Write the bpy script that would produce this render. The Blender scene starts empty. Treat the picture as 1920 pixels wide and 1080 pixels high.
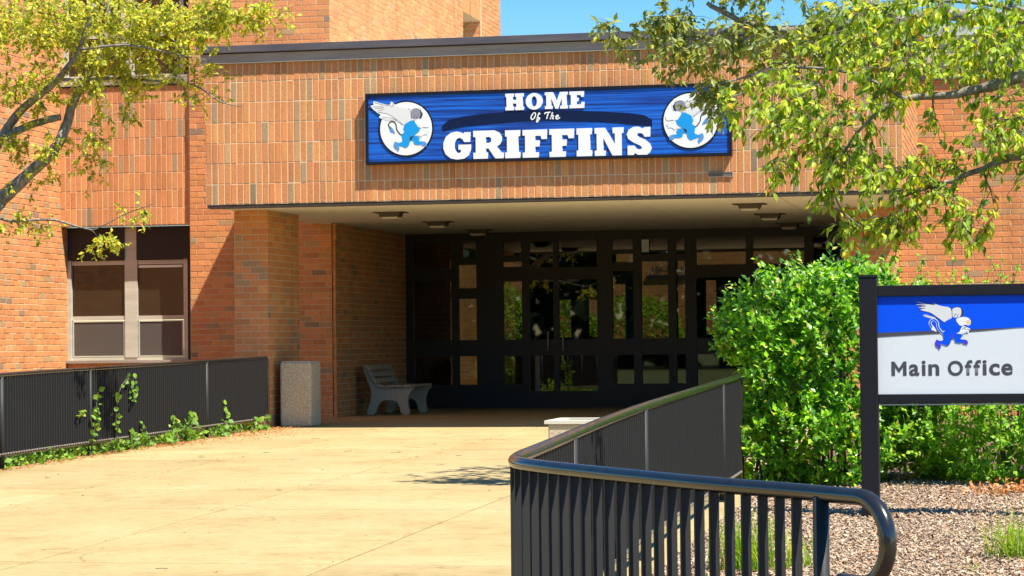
import bpy, bmesh, math, random
import numpy as np
from mathutils import Vector, Matrix

random.seed(7)
rng = np.random.default_rng(11)
S = bpy.context.scene
COL = S.collection

# ------------------------------------------------------------------ camera, sky, sun, exposure
CAM = Vector((0.0, 0.0, 1.19))
F_PX = 4600.0
yaw, pitch, roll = math.radians(11.6), math.atan(100 / F_PX), 0.0104
fw = Vector((-math.sin(yaw) * math.cos(pitch), math.cos(yaw) * math.cos(pitch), math.sin(pitch)))
r0 = Vector((math.cos(yaw), math.sin(yaw), 0)); u0 = r0.cross(fw)
rt = r0 * math.cos(roll) - u0 * math.sin(roll); up = u0 * math.cos(roll) + r0 * math.sin(roll)
cd = bpy.data.cameras.new('camera'); cam = bpy.data.objects.new('camera', cd); COL.objects.link(cam)
m = Matrix((rt, up, -fw)).transposed().to_4x4(); m.translation = CAM; cam.matrix_world = m
cd.sensor_width = 36; cd.lens = F_PX / 1920 * 36; cd.clip_start = 0.1; cd.clip_end = 2000
S.camera = cam

SUN = Vector((1.74, -1.0, 3.3)).normalized()          # towards the sun
W = bpy.data.worlds.new('World'); S.world = W; W.use_nodes = True
nt = W.node_tree; nt.nodes.clear()
sky = nt.nodes.new('ShaderNodeTexSky'); sky.sky_type = 'NISHITA'; sky.sun_disc = False
sky.sun_elevation = math.asin(SUN.z); sky.sun_rotation = math.atan2(SUN.x, SUN.y)
sky.air_density = 1.0; sky.dust_density = 0.15; sky.ozone_density = 2.2; sky.altitude = 200
hs = nt.nodes.new('ShaderNodeHueSaturation'); hs.inputs['Saturation'].default_value = 1.55; hs.inputs['Hue'].default_value = .497
bg = nt.nodes.new('ShaderNodeBackground'); bg.inputs['Strength'].default_value = 0.082
wo = nt.nodes.new('ShaderNodeOutputWorld')
nt.links.new(sky.outputs[0], hs.inputs['Color']); nt.links.new(hs.outputs[0], bg.inputs['Color']); nt.links.new(bg.outputs[0], wo.inputs['Surface'])
sd = bpy.data.lights.new('sun', 'SUN'); sd.energy = 5.0; sd.angle = math.radians(0.5); sd.color = (1.0, 0.93, 0.80)
so = bpy.data.objects.new('sun', sd); COL.objects.link(so); so.rotation_euler = SUN.to_track_quat('Z', 'Y').to_euler()
S.view_settings.view_transform = 'Standard'; S.view_settings.look = 'None'
S.view_settings.exposure = 1.05; S.view_settings.gamma = 1.0; S.view_settings.use_curve_mapping = False
S.render.engine = 'CYCLES'
S.cycles.max_bounces = 8; S.cycles.diffuse_bounces = 2; S.cycles.transparent_max_bounces = 12
S.cycles.caustics_reflective = False; S.cycles.caustics_refractive = False

# ------------------------------------------------------------------ materials
def mat(name, col=(.5, .5, .5), rough=.7, metal=0.0, spec=.5, build=None):
    M = bpy.data.materials.new(name); M.use_nodes = True
    t = M.node_tree; b = t.nodes['Principled BSDF']
    b.inputs['Base Color'].default_value = (*col, 1); b.inputs['Roughness'].default_value = rough
    b.inputs['Metallic'].default_value = metal; b.inputs['Specular IOR Level'].default_value = spec
    if build: build(t, b)
    return M
def N(t, k, **kw):
    n = t.nodes.new(k)
    for a, v in kw.items(): setattr(n, a, v)
    return n
def noise(t, scale, vec=None, detail=4, rough=.6, dim='3D'):
    n = N(t, 'ShaderNodeTexNoise'); n.inputs['Scale'].default_value = scale; n.inputs['Detail'].default_value = detail; n.inputs['Roughness'].default_value = rough
    if vec: t.links.new(vec, n.inputs['Vector'])
    return n
def ramp(t, fac, stops, interp='LINEAR'):
    r = N(t, 'ShaderNodeValToRGB'); cr = r.color_ramp; cr.interpolation = interp
    while len(cr.elements) < len(stops): cr.elements.new(.5)
    for e, (p, c) in zip(cr.elements, stops):
        e.position = p; e.color = (*c, 1) if len(c) == 3 else c
    t.links.new(fac, r.inputs['Fac']); return r
def mixc(t, mode, fac, a, b):
    n = N(t, 'ShaderNodeMix', data_type='RGBA', blend_type=mode)
    for s, v in (('Factor', fac), (6, a), (7, b)):
        i = n.inputs[0] if s == 'Factor' else n.inputs[s]
        if isinstance(v, (int, float)): i.default_value = v
        elif isinstance(v, tuple): i.default_value = (*v, 1)
        else: t.links.new(v, i)
    return n.outputs[2]
def mth(t, op, a, b=None):
    n = N(t, 'ShaderNodeMath', operation=op)
    for i, v in enumerate((a, b)):
        if v is None: continue
        if isinstance(v, (int, float)): n.inputs[i].default_value = v
        else: t.links.new(v, n.inputs[i])
    return n.outputs[0]
def pos(t, scale=(1, 1, 1)):
    g_ = N(t, 'ShaderNodeNewGeometry'); mp = N(t, 'ShaderNodeMapping'); mp.inputs['Scale'].default_value = scale
    t.links.new(g_.outputs['Position'], mp.inputs['Vector']); return mp.outputs[0]
def bump(t, b, h, strength=.3, dist=.01):
    n = N(t, 'ShaderNodeBump'); n.inputs['Strength'].default_value = strength; n.inputs['Distance'].default_value = dist
    t.links.new(h, n.inputs['Height']); t.links.new(n.outputs[0], b.inputs['Normal'])
def rnd(t):
    o = N(t, 'ShaderNodeObjectInfo'); g_ = N(t, 'ShaderNodeNewGeometry')
    return mth(t, 'FRACT', mth(t, 'ADD', o.outputs['Random'], g_.outputs['Random Per Island']))

def b_brick(dark=1.0):
    def f(t, b):
        r = rnd(t)
        r2 = mth(t, 'FRACT', mth(t, 'MULTIPLY', r, 17.3))
        c = ramp(t, r, [(0, (.63, .262, .108)), (.25, (.68, .295, .118)), (.5, (.65, .272, .112)), (.68, (.70, .33, .122)), (.80, (.62, .25, .105)),
                        (.89, (.60, .30, .118)), (.94, (.51, .33, .17)), (.975, (.40, .27, .155)), (1, (.30, .22, .15))])
        p = pos(t)
        n1 = noise(t, 55, p, 5, .7); n2 = noise(t, 1.1, p, 3)
        k = mth(t, 'ADD', .76, mth(t, 'MULTIPLY', n1.outputs[0], .48))
        k = mth(t, 'MULTIPLY', k, mth(t, 'ADD', .86, mth(t, 'MULTIPLY', n2.outputs[0], .28)))
        k = mth(t, 'MULTIPLY', k, mth(t, 'ADD', .88, mth(t, 'MULTIPLY', r2, .22)))
        n4 = noise(t, 160, pos(t, (1, 1, .5)), 2, .5)
        pit = ramp(t, n4.outputs[0], [(.0, (.45, .4, .4)), (.36, (.45, .4, .4)), (.42, (1, 1, 1)), (1, (1, 1, 1))])
        kk = N(t, 'ShaderNodeCombineColor'); [t.links.new(k, kk.inputs[i]) for i in range(3)]
        c1 = mixc(t, 'MULTIPLY', 1.0, c.outputs[0], kk.outputs[0])
        c1 = mixc(t, 'MULTIPLY', .8, c1, pit.outputs[0])
        n7 = noise(t, 1.0, pos(t, (3.2, 3.2, .22)), 5, .6); st_ = ramp(t, n7.outputs[0], [(.30, (.80, .77, .74)), (.47, (1, 1, 1))]); c1 = mixc(t, 'MULTIPLY', .8, c1, st_.outputs[0])
        # pale efflorescence
        n5 = noise(t, 2.3, p, 5, .65); ef = ramp(t, n5.outputs[0], [(.58, (0, 0, 0)), (.80, (.22, .22, .22))])
        c1 = mixc(t, 'MIX', ef.outputs[0], c1, (.62, .46, .33))
        t.links.new(c1, b.inputs['Base Color'])
        bump(t, b, mth(t, 'ADD', n1.outputs[0], mth(t, 'MULTIPLY', n4.outputs[0], .5)), .55, .008)
    return f
M_BRICK = mat('brick', rough=.9, spec=.2, build=b_brick())
def b_mortar(t, b):
    n = noise(t, 30, pos(t), 4); c = ramp(t, n.outputs[0], [(.3, (.64, .48, .30)), (.7, (.78, .62, .42))])
    t.links.new(c.outputs[0], b.inputs['Base Color']); bump(t, b, n.outputs[0], .3, .004)
M_MORTAR = mat('mortar', rough=.95, spec=.1, build=b_mortar)

def b_conc(t, b):
    p = pos(t); n1 = noise(t, .55, p, 5, .6); n2 = noise(t, 9, p, 5, .7); n3 = noise(t, 260, p, 2, .5); n6 = noise(t, 2.2, pos(t, (.8, .8, 1)), 6, .7)
    c = ramp(t, n1.outputs[0], [(.3, (.365, .275, .130)), (.5, (.405, .312, .152)), (.7, (.44, .35, .182))])
    d = ramp(t, n2.outputs[0], [(.32, (.86, .84, .82)), (.5, (1, 1, 1)), (.75, (1.06, 1.05, 1.03))])
    e = ramp(t, n3.outputs[0], [(.36, (.66, .64, .62)), (.46, (1, 1, 1)), (.72, (1.10, 1.10, 1.10))])
    s = ramp(t, n6.outputs[0], [(.28, (.80, .75, .68)), (.40, (.94, .92, .90)), (.50, (1, 1, 1)), (.66, (1, 1, 1)), (.74, (1.10, 1.12, 1.18))])
    x = mixc(t, 'MULTIPLY', 1, c.outputs[0], d.outputs[0]); x = mixc(t, 'MULTIPLY', .8, x, e.outputs[0]); x = mixc(t, 'MULTIPLY', .7, x, s.outputs[0])
    nd = noise(t, 1.3, p, 4, .6); wp = mixc(t, 'LINEAR_LIGHT', .35, p, nd.outputs[1])
    vo = N(t, 'ShaderNodeTexVoronoi', feature='DISTANCE_TO_EDGE'); vo.inputs['Scale'].default_value = .42; t.links.new(wp, vo.inputs['Vector'])
    ck = ramp(t, vo.outputs['Distance'], [(0, (.55, .50, .44)), (.0022, (.62, .57, .50)), (.006, (1, 1, 1))]); nk = noise(t, .9, p, 2); km = ramp(t, nk.outputs[0], [(.50, (0, 0, 0)), (.58, (1, 1, 1))])
    x = mixc(t, 'MULTIPLY', km.outputs[0], x, ck.outputs[0])
    n8 = noise(t, 1.1, p, 7, .75); bl = ramp(t, n8.outputs[0], [(.33, (.78, .70, .60)), (.45, (1, 1, 1)), (.60, (1, 1, 1)), (.72, (1.06, 1.08, 1.14))]); x = mixc(t, 'MULTIPLY', .5, x, bl.outputs[0])
    o = N(t, 'ShaderNodeObjectInfo'); k = mth(t, 'ADD', .90, mth(t, 'MULTIPLY', o.outputs['Random'], .16))
    kk = N(t, 'ShaderNodeCombineColor'); [t.links.new(k, kk.inputs[i]) for i in range(3)]
    x = mixc(t, 'MULTIPLY', 1, x, kk.outputs[0])
    t.links.new(x, b.inputs['Base Color']); bump(t, b, n3.outputs[0], .25, .004)
M_CONC = mat('concrete', rough=.9, spec=.2, build=b_conc)
def b_aggr(t, b):
    p = pos(t); v = N(t, 'ShaderNodeTexVoronoi'); v.inputs['Scale'].default_value = 95; t.links.new(p, v.inputs['Vector'])
    c = ramp(t, v.outputs['Color'], [(0, (.68, .59, .43)), (.3, (.54, .47, .35)), (.5, (.78, .69, .52)), (.75, (.42, .34, .24)), (1, (.66, .53, .37))])
    d = ramp(t, v.outputs['Distance'], [(0, (1, 1, 1)), (.55, (.95, .94, .92)), (.8, (.62, .58, .52))])
    x = mixc(t, 'MULTIPLY', 1, c.outputs[0], d.outputs[0]); t.links.new(x, b.inputs['Base Color']); bump(t, b, v.outputs['Distance'], -.6, .008)
M_AGGR = mat('exposed aggregate', rough=.85, build=b_aggr)
M_CONC_SMOOTH = mat('smooth concrete', (.62, .58, .50), .8)
def b_soil(t, b):
    n = noise(t, 25, pos(t), 6, .8); c = ramp(t, n.outputs[0], [(.3, (.07, .045, .025)), (.55, (.20, .13, .08)), (.75, (.34, .24, .15))])
    t.links.new(c.outputs[0], b.inputs['Base Color']); bump(t, b, n.outputs[0], .8, .03)
M_SOIL = mat('soil', rough=1, spec=.1, build=b_soil)
def b_lawn(t, b):
    n = noise(t, 1.5, pos(t), 6, .7); c = ramp(t, n.outputs[0], [(.3, (.05, .07, .02)), (.55, (.10, .12, .04)), (.75, (.20, .17, .08))])
    t.links.new(c.outputs[0], b.inputs['Base Color'])
M_LAWN = mat('lawn and lot', rough=1, spec=.1, build=b_lawn)
def b_paint(t, b):
    n = noise(t, 14, pos(t), 5, .7); c = ramp(t, n.outputs[0], [(.3, (.012, .012, .013)), (.7, (.022, .021, .021))])
    n2 = noise(t, 3, pos(t), 4, .6); d = ramp(t, n2.outputs[0], [(.3, (.13, .13, .13)), (.7, (.24, .24, .24))])
    t.links.new(c.outputs[0], b.inputs['Base Color']); t.links.new(d.outputs[0], b.inputs['Roughness'])
    n3 = noise(t, 120, pos(t), 2); bump(t, b, n3.outputs[0], .06, .002)
M_RAIL = mat('black rail paint', spec=.9, build=b_paint)
M_BAR = mat('black bar paint', (.026, .026, .027), .55, spec=.3)
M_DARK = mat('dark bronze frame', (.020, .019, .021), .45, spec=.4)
M_BLACKP = mat('black powder coat', (.014, .014, .018), .4, spec=.3)
def b_cop(c0, c1):
    def f(t, b):
        n = noise(t, 2.2, pos(t, (.6, 1, 4)), 5, .6); c = ramp(t, n.outputs[0], [(.35, c0), (.65, c1)]); t.links.new(c.outputs[0], b.inputs['Base Color'])
    return f
M_COPD = mat('dark coping metal', rough=.5, build=b_cop((.075, .070, .085), (.11, .10, .115)))
M_COPL = mat('tan coping metal', rough=.55, build=b_cop((.30, .25, .21), (.40, .34, .28)))
M_ROOF = mat('roof gravel', rough=1, build=b_cop((.42, .42, .42), (.60, .58, .55)))
M_SOFFIT = mat('soffit board', rough=.8, build=b_cop((.85, .82, .73), (.89, .86, .78)))
M_ALU = mat('weathered aluminium', rough=.5, build=b_cop((.47, .45, .37), (.57, .55, .46)))
M_PANEL = mat('grey screen panel', (.085, .075, .066), .6)
M_BLIND = mat('white blind bar', (.82, .80, .70), .6)
M_TRSHADE = mat('transom shade tone', (.018, .016, .016), .5, spec=.3)  # near-black tone that carries the shade of the window head
M_PANEDARK = mat('dark window glass', (.035, .024, .014), .08, spec=.6)
def b_glass(t, b):
    t.nodes.remove(b); out = t.nodes['Material Output']
    tr = N(t, 'ShaderNodeBsdfTransparent'); tr.inputs[0].default_value = (.36, .33, .27, 1)
    gl = N(t, 'ShaderNodeBsdfGlossy'); gl.inputs['Roughness'].default_value = .015; gl.inputs[0].default_value = (.9, .9, .95, 1)
    fr = N(t, 'ShaderNodeFresnel'); fr.inputs[0].default_value = 2.0
    mx = N(t, 'ShaderNodeMixShader'); t.links.new(fr.outputs[0], mx.inputs[0]); t.links.new(tr.outputs[0], mx.inputs[1]); t.links.new(gl.outputs[0], mx.inputs[2])
    t.links.new(mx.outputs[0], out.inputs['Surface'])
M_GLASS = mat('tinted glass', build=b_glass)
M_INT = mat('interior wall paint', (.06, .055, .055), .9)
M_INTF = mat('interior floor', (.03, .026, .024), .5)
M_BENCH = mat('grey recycled plastic', (.42, .37, .29), .6)
M_LAMPH = mat('lamp housing', (.05, .035, .025), .5)
M_LENS = mat('frosted lens', (.55, .52, .46), .3)
def b_wood(t, b):
    n = noise(t, 1.0, pos(t, (.5, 1, 30)), 6, .62); c = ramp(t, n.outputs[0], [(.36, (.0, .014, .12)), (.44, (.0, .034, .26)), (.50, (.0, .08, .46)), (.60, (.0, .13, .66))])
    n2 = noise(t, 1.0, pos(t, (.9, 1, 85)), 4, .6); d = ramp(t, n2.outputs[0], [(.60, (0, 0, 0)), (.66, (.6, .6, .6)), (1, (.8, .8, .8))])
    x = mixc(t, 'MIX', d.outputs[0], c.outputs[0], (.08, .27, .85)); t.links.new(x, b.inputs['Base Color']); bump(t, b, n2.outputs[0], .35, .006)
M_BOARD = mat('blue stained wood', rough=.5, build=b_wood)
M_BFRAME = mat('black sign frame', (.008, .010, .020), .5, spec=.25)
M_WHITE = mat('white paint', (.80, .82, .84), .5)
M_NAVY = mat('navy paint', (.003, .012, .055), .6, spec=.15)
M_SIGNW = mat('white sign face', (.72, .76, .80), .35)
M_SIGNB = mat('royal blue print', (.0, .085, .85), .4, spec=.3)
M_SIGNG = mat('grey print', (.07, .07, .085), .4)
M_LTBLUE = mat('sky blue paint', (.003, .30, .75), .5)
M_PAWB = mat('periwinkle paint', (.10, .28, .66), .5)
M_PAWO = mat('violet print', (.06, .05, .62), .4)
M_WING = mat('pale wing print', (.70, .71, .72), .45)
M_WINGG = mat('grey wing paint', (.26, .26, .34), .5)
M_BEAK = mat('yellow print', (.80, .58, .20), .45)
M_LINE = mat('dark line print', (.03, .035, .06), .5)
M_DECAL = mat('pale number decal', (.80, .85, .88), .5)

def leaf_mat(name, stops, trans=.45, gloss=.25, rough=.45):
    def f(t, b):
        out = t.nodes['Material Output']
        c = ramp(t, rnd(t), stops)
        n = noise(t, 2.2, pos(t), 2); k = mth(t, 'ADD', .60, mth(t, 'MULTIPLY', n.outputs[0], .80))
        kk = N(t, 'ShaderNodeCombineColor'); [t.links.new(k, kk.inputs[i]) for i in range(3)]
        c2 = mixc(t, 'MULTIPLY', 1, c.outputs[0], kk.outputs[0])
        t.links.new(c2, b.inputs['Base Color'])
        tl = N(t, 'ShaderNodeBsdfTranslucent'); c3 = mixc(t, 'MULTIPLY', 1, c2, (1.5, 1.45, .5)); t.links.new(c3, tl.inputs[0])
        mx = N(t, 'ShaderNodeMixShader'); mx.inputs[0].default_value = trans
        t.links.new(b.outputs[0], mx.inputs[1]); t.links.new(tl.outputs[0], mx.inputs[2]); t.links.new(mx.outputs[0], out.inputs['Surface'])
    return mat(name, rough=rough, spec=gloss, build=f)
L_LEFT = leaf_mat('olive leaf', [(0, (.24, .29, .05)), (.3, (.38, .43, .06)), (.6, (.52, .56, .07)), (.85, (.66, .64, .07)), (.95, (.80, .64, .07)), (1, (.65, .30, .05))])
L_RIGHT = leaf_mat('fresh leaf', [(0, (.13, .22, .04)), (.3, (.26, .39, .045)), (.65, (.44, .58, .05)), (.88, (.60, .66, .06)), (.97, (.76, .62, .07)), (1, (.5, .2, .04))], .5, .4)
L_FAR = leaf_mat('dull leaf', [(0, (.14, .20, .07)), (.4, (.24, .31, .10)), (.75, (.38, .43, .10)), (.95, (.56, .54, .09)), (1, (.7, .52, .06))], .45, .35)
L_HEDGE = leaf_mat('hedge leaf', [(0, (.03, .12, .010)), (.3, (.09, .27, .014)), (.6, (.20, .46, .020)), (.86, (.36, .64, .03)), (.96, (.52, .68, .06)), (1, (.45, .34, .08))], .40, .5, .35)
L_LOW = leaf_mat('low shrub leaf', [(0, (.09, .24, .025)), (.5, (.22, .47, .035)), (.85, (.36, .62, .05)), (1, (.5, .64, .10))], .45, .3)
L_IVY = leaf_mat('ivy leaf', [(0, (.07, .17, .02)), (.5, (.14, .30, .03)), (.9, (.25, .42, .05)), (1, (.4, .42, .08))], .4, .3)
L_GRASS = leaf_mat('grass blade', [(0, (.13, .27, .02)), (.5, (.24, .42, .03)), (.8, (.42, .48, .06)), (1, (.62, .52, .18))], .45, .2)
L_DRY = leaf_mat('dry leaf', [(0, (.36, .13, .05)), (.5, (.50, .20, .07)), (.8, (.42, .24, .12)), (1, (.60, .38, .16))], .2, .1)
M_CHIP = mat('wood chip', rough=.9, spec=.1, build=lambda t, b: t.links.new(ramp(t, rnd(t), [(0, (.20, .13, .09)), (.25, (.36, .25, .17)), (.5, (.46, .34, .24)), (.8, (.55, .42, .31)), (.93, (.64, .51, .39)), (1, (.42, .20, .10))]).outputs[0], b.inputs['Base Color']))
def b_bark(t, b):
    n = noise(t, 18, pos(t, (1, 1, .4)), 6, .75); n2 = noise(t, 5, pos(t), 4, .6)
    c = ramp(t, n.outputs[0], [(.3, (.09, .075, .065)), (.5, (.24, .21, .18)), (.72, (.46, .42, .36))])
    d = ramp(t, n2.outputs[0], [(.5, (0, 0, 0)), (.7, (.5, .5, .5))]); x = mixc(t, 'MIX', d.outputs[0], c.outputs[0], (.30, .30, .24))
    t.links.new(x, b.inputs['Base Color']); bump(t, b, n.outputs[0], .8, .012)
M_BARK = mat('bark', rough=.95, spec=.1, build=b_bark)
M_TWIG = mat('twig bark', (.13, .10, .085), .8)

# ------------------------------------------------------------------ object helpers
def link(o, parent=None):
    COL.objects.link(o)
    if parent: o.parent = parent
    return o
def thing(name, label, cat, loc=(0, 0, 0), group=None):
    o = bpy.data.objects.new(name, None); o.location = loc; link(o); o['label'] = label; o['category'] = cat
    o.empty_display_size = .1
    if group: o['group'] = group
    return o
def tag(o, label=None, cat=None, group=None, kind=None):
    for k, v in (('label', label), ('category', cat), ('group', group), ('kind', kind)):
        if v: o[k] = v
    return o
class MB:
    def __init__(s): s.v = []; s.f = []
    def box(s, x0, x1, y0, y1, z0, z1):
        n = len(s.v)
        s.v += [(x0, y0, z0), (x1, y0, z0), (x1, y1, z0), (x0, y1, z0), (x0, y0, z1), (x1, y0, z1), (x1, y1, z1), (x0, y1, z1)]
        s.f += [tuple(n + i for i in q) for q in ((0, 3, 2, 1), (4, 5, 6, 7), (0, 1, 5, 4), (1, 2, 6, 5), (2, 3, 7, 6), (3, 0, 4, 7))]; return s
    def poly(s, pts, d):                                    # outline extruded by the vector d
        n = len(s.v); k = len(pts); d = Vector(d)
        s.v += [tuple(p) for p in pts] + [tuple(Vector(p) + d) for p in pts]
        s.f += [tuple(range(n, n + k))[::-1], tuple(range(n + k, n + 2 * k))]
        s.f += [(n + i, n + (i + 1) % k, n + k + (i + 1) % k, n + k + i) for i in range(k)]; return s
    def tube(s, pts, rad, sides=8, cap=True):
        pts = [Vector(p) for p in pts]; n0 = len(s.v); K = len(pts)
        if not hasattr(rad, '__len__'): rad = [rad] * K
        prev = None
        for i, p in enumerate(pts):
            t = (pts[min(i + 1, K - 1)] - pts[max(i - 1, 0)])
            if t.length < 1e-9: t = Vector((0, 0, 1))
            t.normalize()
            a = prev if prev is not None else (Vector((0, 0, 1)) if abs(t.z) < .9 else Vector((1, 0, 0)))
            a = (a - t * a.dot(t)); a.normalize(); prev = a; b = t.cross(a)
            for j in range(sides):
                an = 2 * math.pi * j / sides; s.v.append(tuple(p + (a * math.cos(an) + b * math.sin(an)) * rad[i]))
        for i in range(K - 1):
            for j in range(sides):
                j2 = (j + 1) % sides; s.f.append((n0 + i * sides + j, n0 + i * sides + j2, n0 + (i + 1) * sides + j2, n0 + (i + 1) * sides + j))
        if cap: s.f += [tuple(n0 + j for j in range(sides))[::-1], tuple(n0 + (K - 1) * sides + j for j in range(sides))]
        return s
    def mesh(s, name, m_, smooth=False):
        me = bpy.data.meshes.new(name); me.from_pydata(s.v, [], s.f)
        if m_: me.materials.append(m_)
        if smooth: me.polygons.foreach_set('use_smooth', [True] * len(me.polygons))
        me.update(); return me
    def build(s, name, m_, parent=None, smooth=False, kind=None, bevel=0, loc=None):
        o = bpy.data.objects.new(name, s.mesh(name, m_, smooth)); link(o, parent)
        if kind: o['kind'] = kind
        if loc: o.location = loc
        if bevel:
            bv = o.modifiers.new('b', 'BEVEL'); bv.width = bevel; bv.segments = 2; bv.limit_method = 'ANGLE'
        return o
def box(name, m_, x0, x1, y0, y1, z0, z1, parent=None, bevel=0, kind=None):
    return MB().box(x0, x1, y0, y1, z0, z1).build(name, m_, parent, bevel=bevel, kind=kind)
def arr_mesh(name, V, Fc, m_, smooth=False):
    me = bpy.data.meshes.new(name); V = np.asarray(V, np.float32); Fc = np.asarray(Fc, np.int32); k = Fc.shape[1]
    me.vertices.add(len(V)); me.vertices.foreach_set('co', V.ravel())
    me.loops.add(Fc.size); me.loops.foreach_set('vertex_index', Fc.ravel())
    me.polygons.add(len(Fc)); me.polygons.foreach_set('loop_start', np.arange(0, Fc.size, k, dtype=np.int32))
    me.polygons.foreach_set('loop_total', np.full(len(Fc), k, np.int32))
    me.polygons.foreach_set('use_smooth', [smooth] * len(Fc))
    me.materials.append(m_); me.update(calc_edges=True); return me

PR = [(-400, -.45), (5, -.42), (9, -.40), (17, -.27), (26, -.12), (33.5, -.03), (36, 0), (60, 0), (600, 0)]
def G(y): return float(np.interp(y, [a for a, b in PR], [b for a, b in PR]))

# ------------------------------------------------------------------ brickwork
BT = .05
def brick_mesh(L, h, name='brick'):
    c = .003; V = [(0, BT, 0), (L, BT, 0), (L, BT, h), (0, BT, h), (0, c, 0), (L, c, 0), (L, c, h), (0, c, h), (c, 0, c), (L - c, 0, c), (L - c, 0, h - c), (c, 0, h - c)]
    Fq = [(0, 1, 5, 4), (1, 2, 6, 5), (2, 3, 7, 6), (3, 0, 4, 7), (4, 5, 9, 8), (5, 6, 10, 9), (6, 7, 11, 10), (7, 4, 8, 11), (8, 9, 10, 11)]
    return V, Fq
_bm = {}
def brickwork(parent, O, face, Wd, z0, z1, L, h, nparts, focus=None, bond=True, holes=(), pname='brick', zoff=0.0, j=.012, uoff=0.0, proud=.006):
    """bricks over a wall plane starting at O; face '-y' runs along +x, face '+x' runs along +y, face '-x' runs along +y"""
    rz = {'-y': 0.0, '+x': math.pi / 2, '-x': math.pi / 2}[face]
    u = Vector((1, 0, 0)) if face == '-y' else Vector((0, 1, 0)); n = {'-y': Vector((0, -1, 0)), '+x': Vector((1, 0, 0)), '-x': Vector((-1, 0, 0))}[face]
    rows = []; k = 0; z = z0 + zoff
    while z < z1 - .02:
        a = -(L * .5 if (bond and k % 2) else 0) - uoff; zt = min(z + h, z1); zb = max(z, z0)
        while a < Wd:
            a0, a1 = max(a, 0), min(a + L, Wd)
            if a1 - a0 > .03 and zt - zb > .02:
                ok = True
                for (h0, h1, g0, g1) in holes:
                    if a1 > h0 + .005 and a0 < h1 - .005 and zt > g0 + .005 and zb < g1 - .005:
                        if a0 < h0 - .03 : a1 = h0
                        elif a1 > h1 + .03: a0 = h1
                        else: ok = False
                if ok and a1 - a0 > .02: rows.append((a0, zb, a1 - a0, zt - zb))
            a += L
        z += h; k += 1
    if focus is not None: fx = focus
    else: fx = (Wd / 2, (z0 + z1) / 2)
    full = [b for b in rows if abs(b[2] - L) < .004 and abs(b[3] - h) < .004]
    full.sort(key=lambda b: (b[0] + L / 2 - fx[0]) ** 2 + (b[1] + h / 2 - fx[1]) ** 2)
    single = set(id(b) for b in full[:nparts])
    key = (round(L, 4), round(h, 4), j)
    if key not in _bm:
        V, Fq = brick_mesh(L - j, h - j); me = bpy.data.meshes.new(pname); me.from_pydata(V, [], Fq); me.materials.append(M_BRICK); _bm[key] = me
    VV = []; FF = []
    for b in rows:
        pr = proud + random.uniform(-.0022, .0022); dx = random.uniform(-.0015, .0015); dz = random.uniform(-.0012, .0012)
        P = Vector(O) + u * (b[0] + j / 2 + dx) + n * pr; P.z = b[1] + j / 2 + dz
        if id(b) in single:
            o = bpy.data.objects.new(pname, _bm[key]); o.location = P; o.rotation_euler = (random.uniform(-.004, .004), random.uniform(-.003, .003), rz if face != '-x' else rz)
            if face == '-x': o.scale = (1, -1, 1)
            link(o, parent)
        else:
            V, Fq = brick_mesh(b[2] - j, b[3] - j); k0 = len(VV)
            for q in V:
                VV.append(tuple(P + u * q[0] - n * q[1] + Vector((0, 0, q[2]))))
            FF += [tuple(k0 + i for i in (f if face != '-x' else f[::-1])) for f in Fq]
    if FF:
        o = bpy.data.objects.new('brickwork', arr_mesh('brickwork', VV, FF, M_BRICK)); link(o, parent); o['kind'] = 'stuff'

# ------------------------------------------------------------------ ground
def strip(name, m_, x0, x1, ys, dz, kind='structure', parent=None):
    V = []; Fc = []
    for y in ys: V += [(x0, y, G(y) + dz), (x1, y, G(y) + dz)]
    for i in range(len(ys) - 1): Fc.append((2 * i, 2 * i + 1, 2 * i + 3, 2 * i + 2))
    me = bpy.data.meshes.new(name); me.from_pydata(V, [], Fc); me.materials.append(m_); o = bpy.data.objects.new(name, me); link(o, parent)
    if kind: o['kind'] = kind
    return o
YS = [-400, 5, 9, 17, 26, 33.5, 36, 60, 600]
strip('ground', M_LAWN, -500, 500, YS, -.09)
strip('planting_bed', M_SOIL, -2.3, 9, [6, 9, 17, 26, 33.5, 36, 38.3], -.035)
strip('planting_bed', M_SOIL, -17, -10.85, [10, 17, 26, 33.5, 36, 38.7], -.03)
walk = bpy.data.objects.new('walkway', strip('walkway_base', M_SOIL, -10.9, -2.2, [2, 5, 9, 17, 26, 33.5, 36, 42.9], -.016).data)
bpy.data.objects.remove(bpy.data.objects['walkway_base']); link(walk); walk['kind'] = 'structure'
xs = [-10.88, -8.74, -6.655, -4.485, -2.28]; yj = [20.1 + 2.12 * k for k in range(-8, 11)] + [42.88]
for i in range(4):
    for k in range(len(yj) - 1):
        gp = .011; gq = .006; x0, x1, y0, y1 = xs[i] + gp, xs[i + 1] - gp, yj[k] + gq, yj[k + 1] - gq
        brk = [y0] + [b for b in (5, 9, 17, 26, 33.5, 36) if y0 < b < y1] + [y1]
        mb = MB(); c = .004
        for yy in brk:
            z = G(yy) + random.uniform(-.0008, .0008); mb.v += [(x0, yy, z - .05), (x0, yy, z - c), (x0 + c, yy, z), (x1 - c, yy, z), (x1, yy, z - c), (x1, yy, z - .05)]
        for q in range(len(brk) - 1):
            a = 6 * q
            for s in range(5): mb.f.append((a + s, a + s + 6, a + s + 7, a + s + 1)[::-1] if False else (a + s, a + s + 1, a + s + 7, a + s + 6))
        e = 6 * (len(brk) - 1); mb.f += [(0, 1, 2, 3, 4, 5)[::-1], (e, e + 1, e + 2, e + 3, e + 4, e + 5)]
        mb.build('slab', M_CONC, walk)

# ------------------------------------------------------------------ buildings
FY, WY, DY = 33.1, 38.27, 42.9
XL, XR = -11.2, -1.45
BL, BH = .243, .0935
SL, SH = .0930, .288
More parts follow.
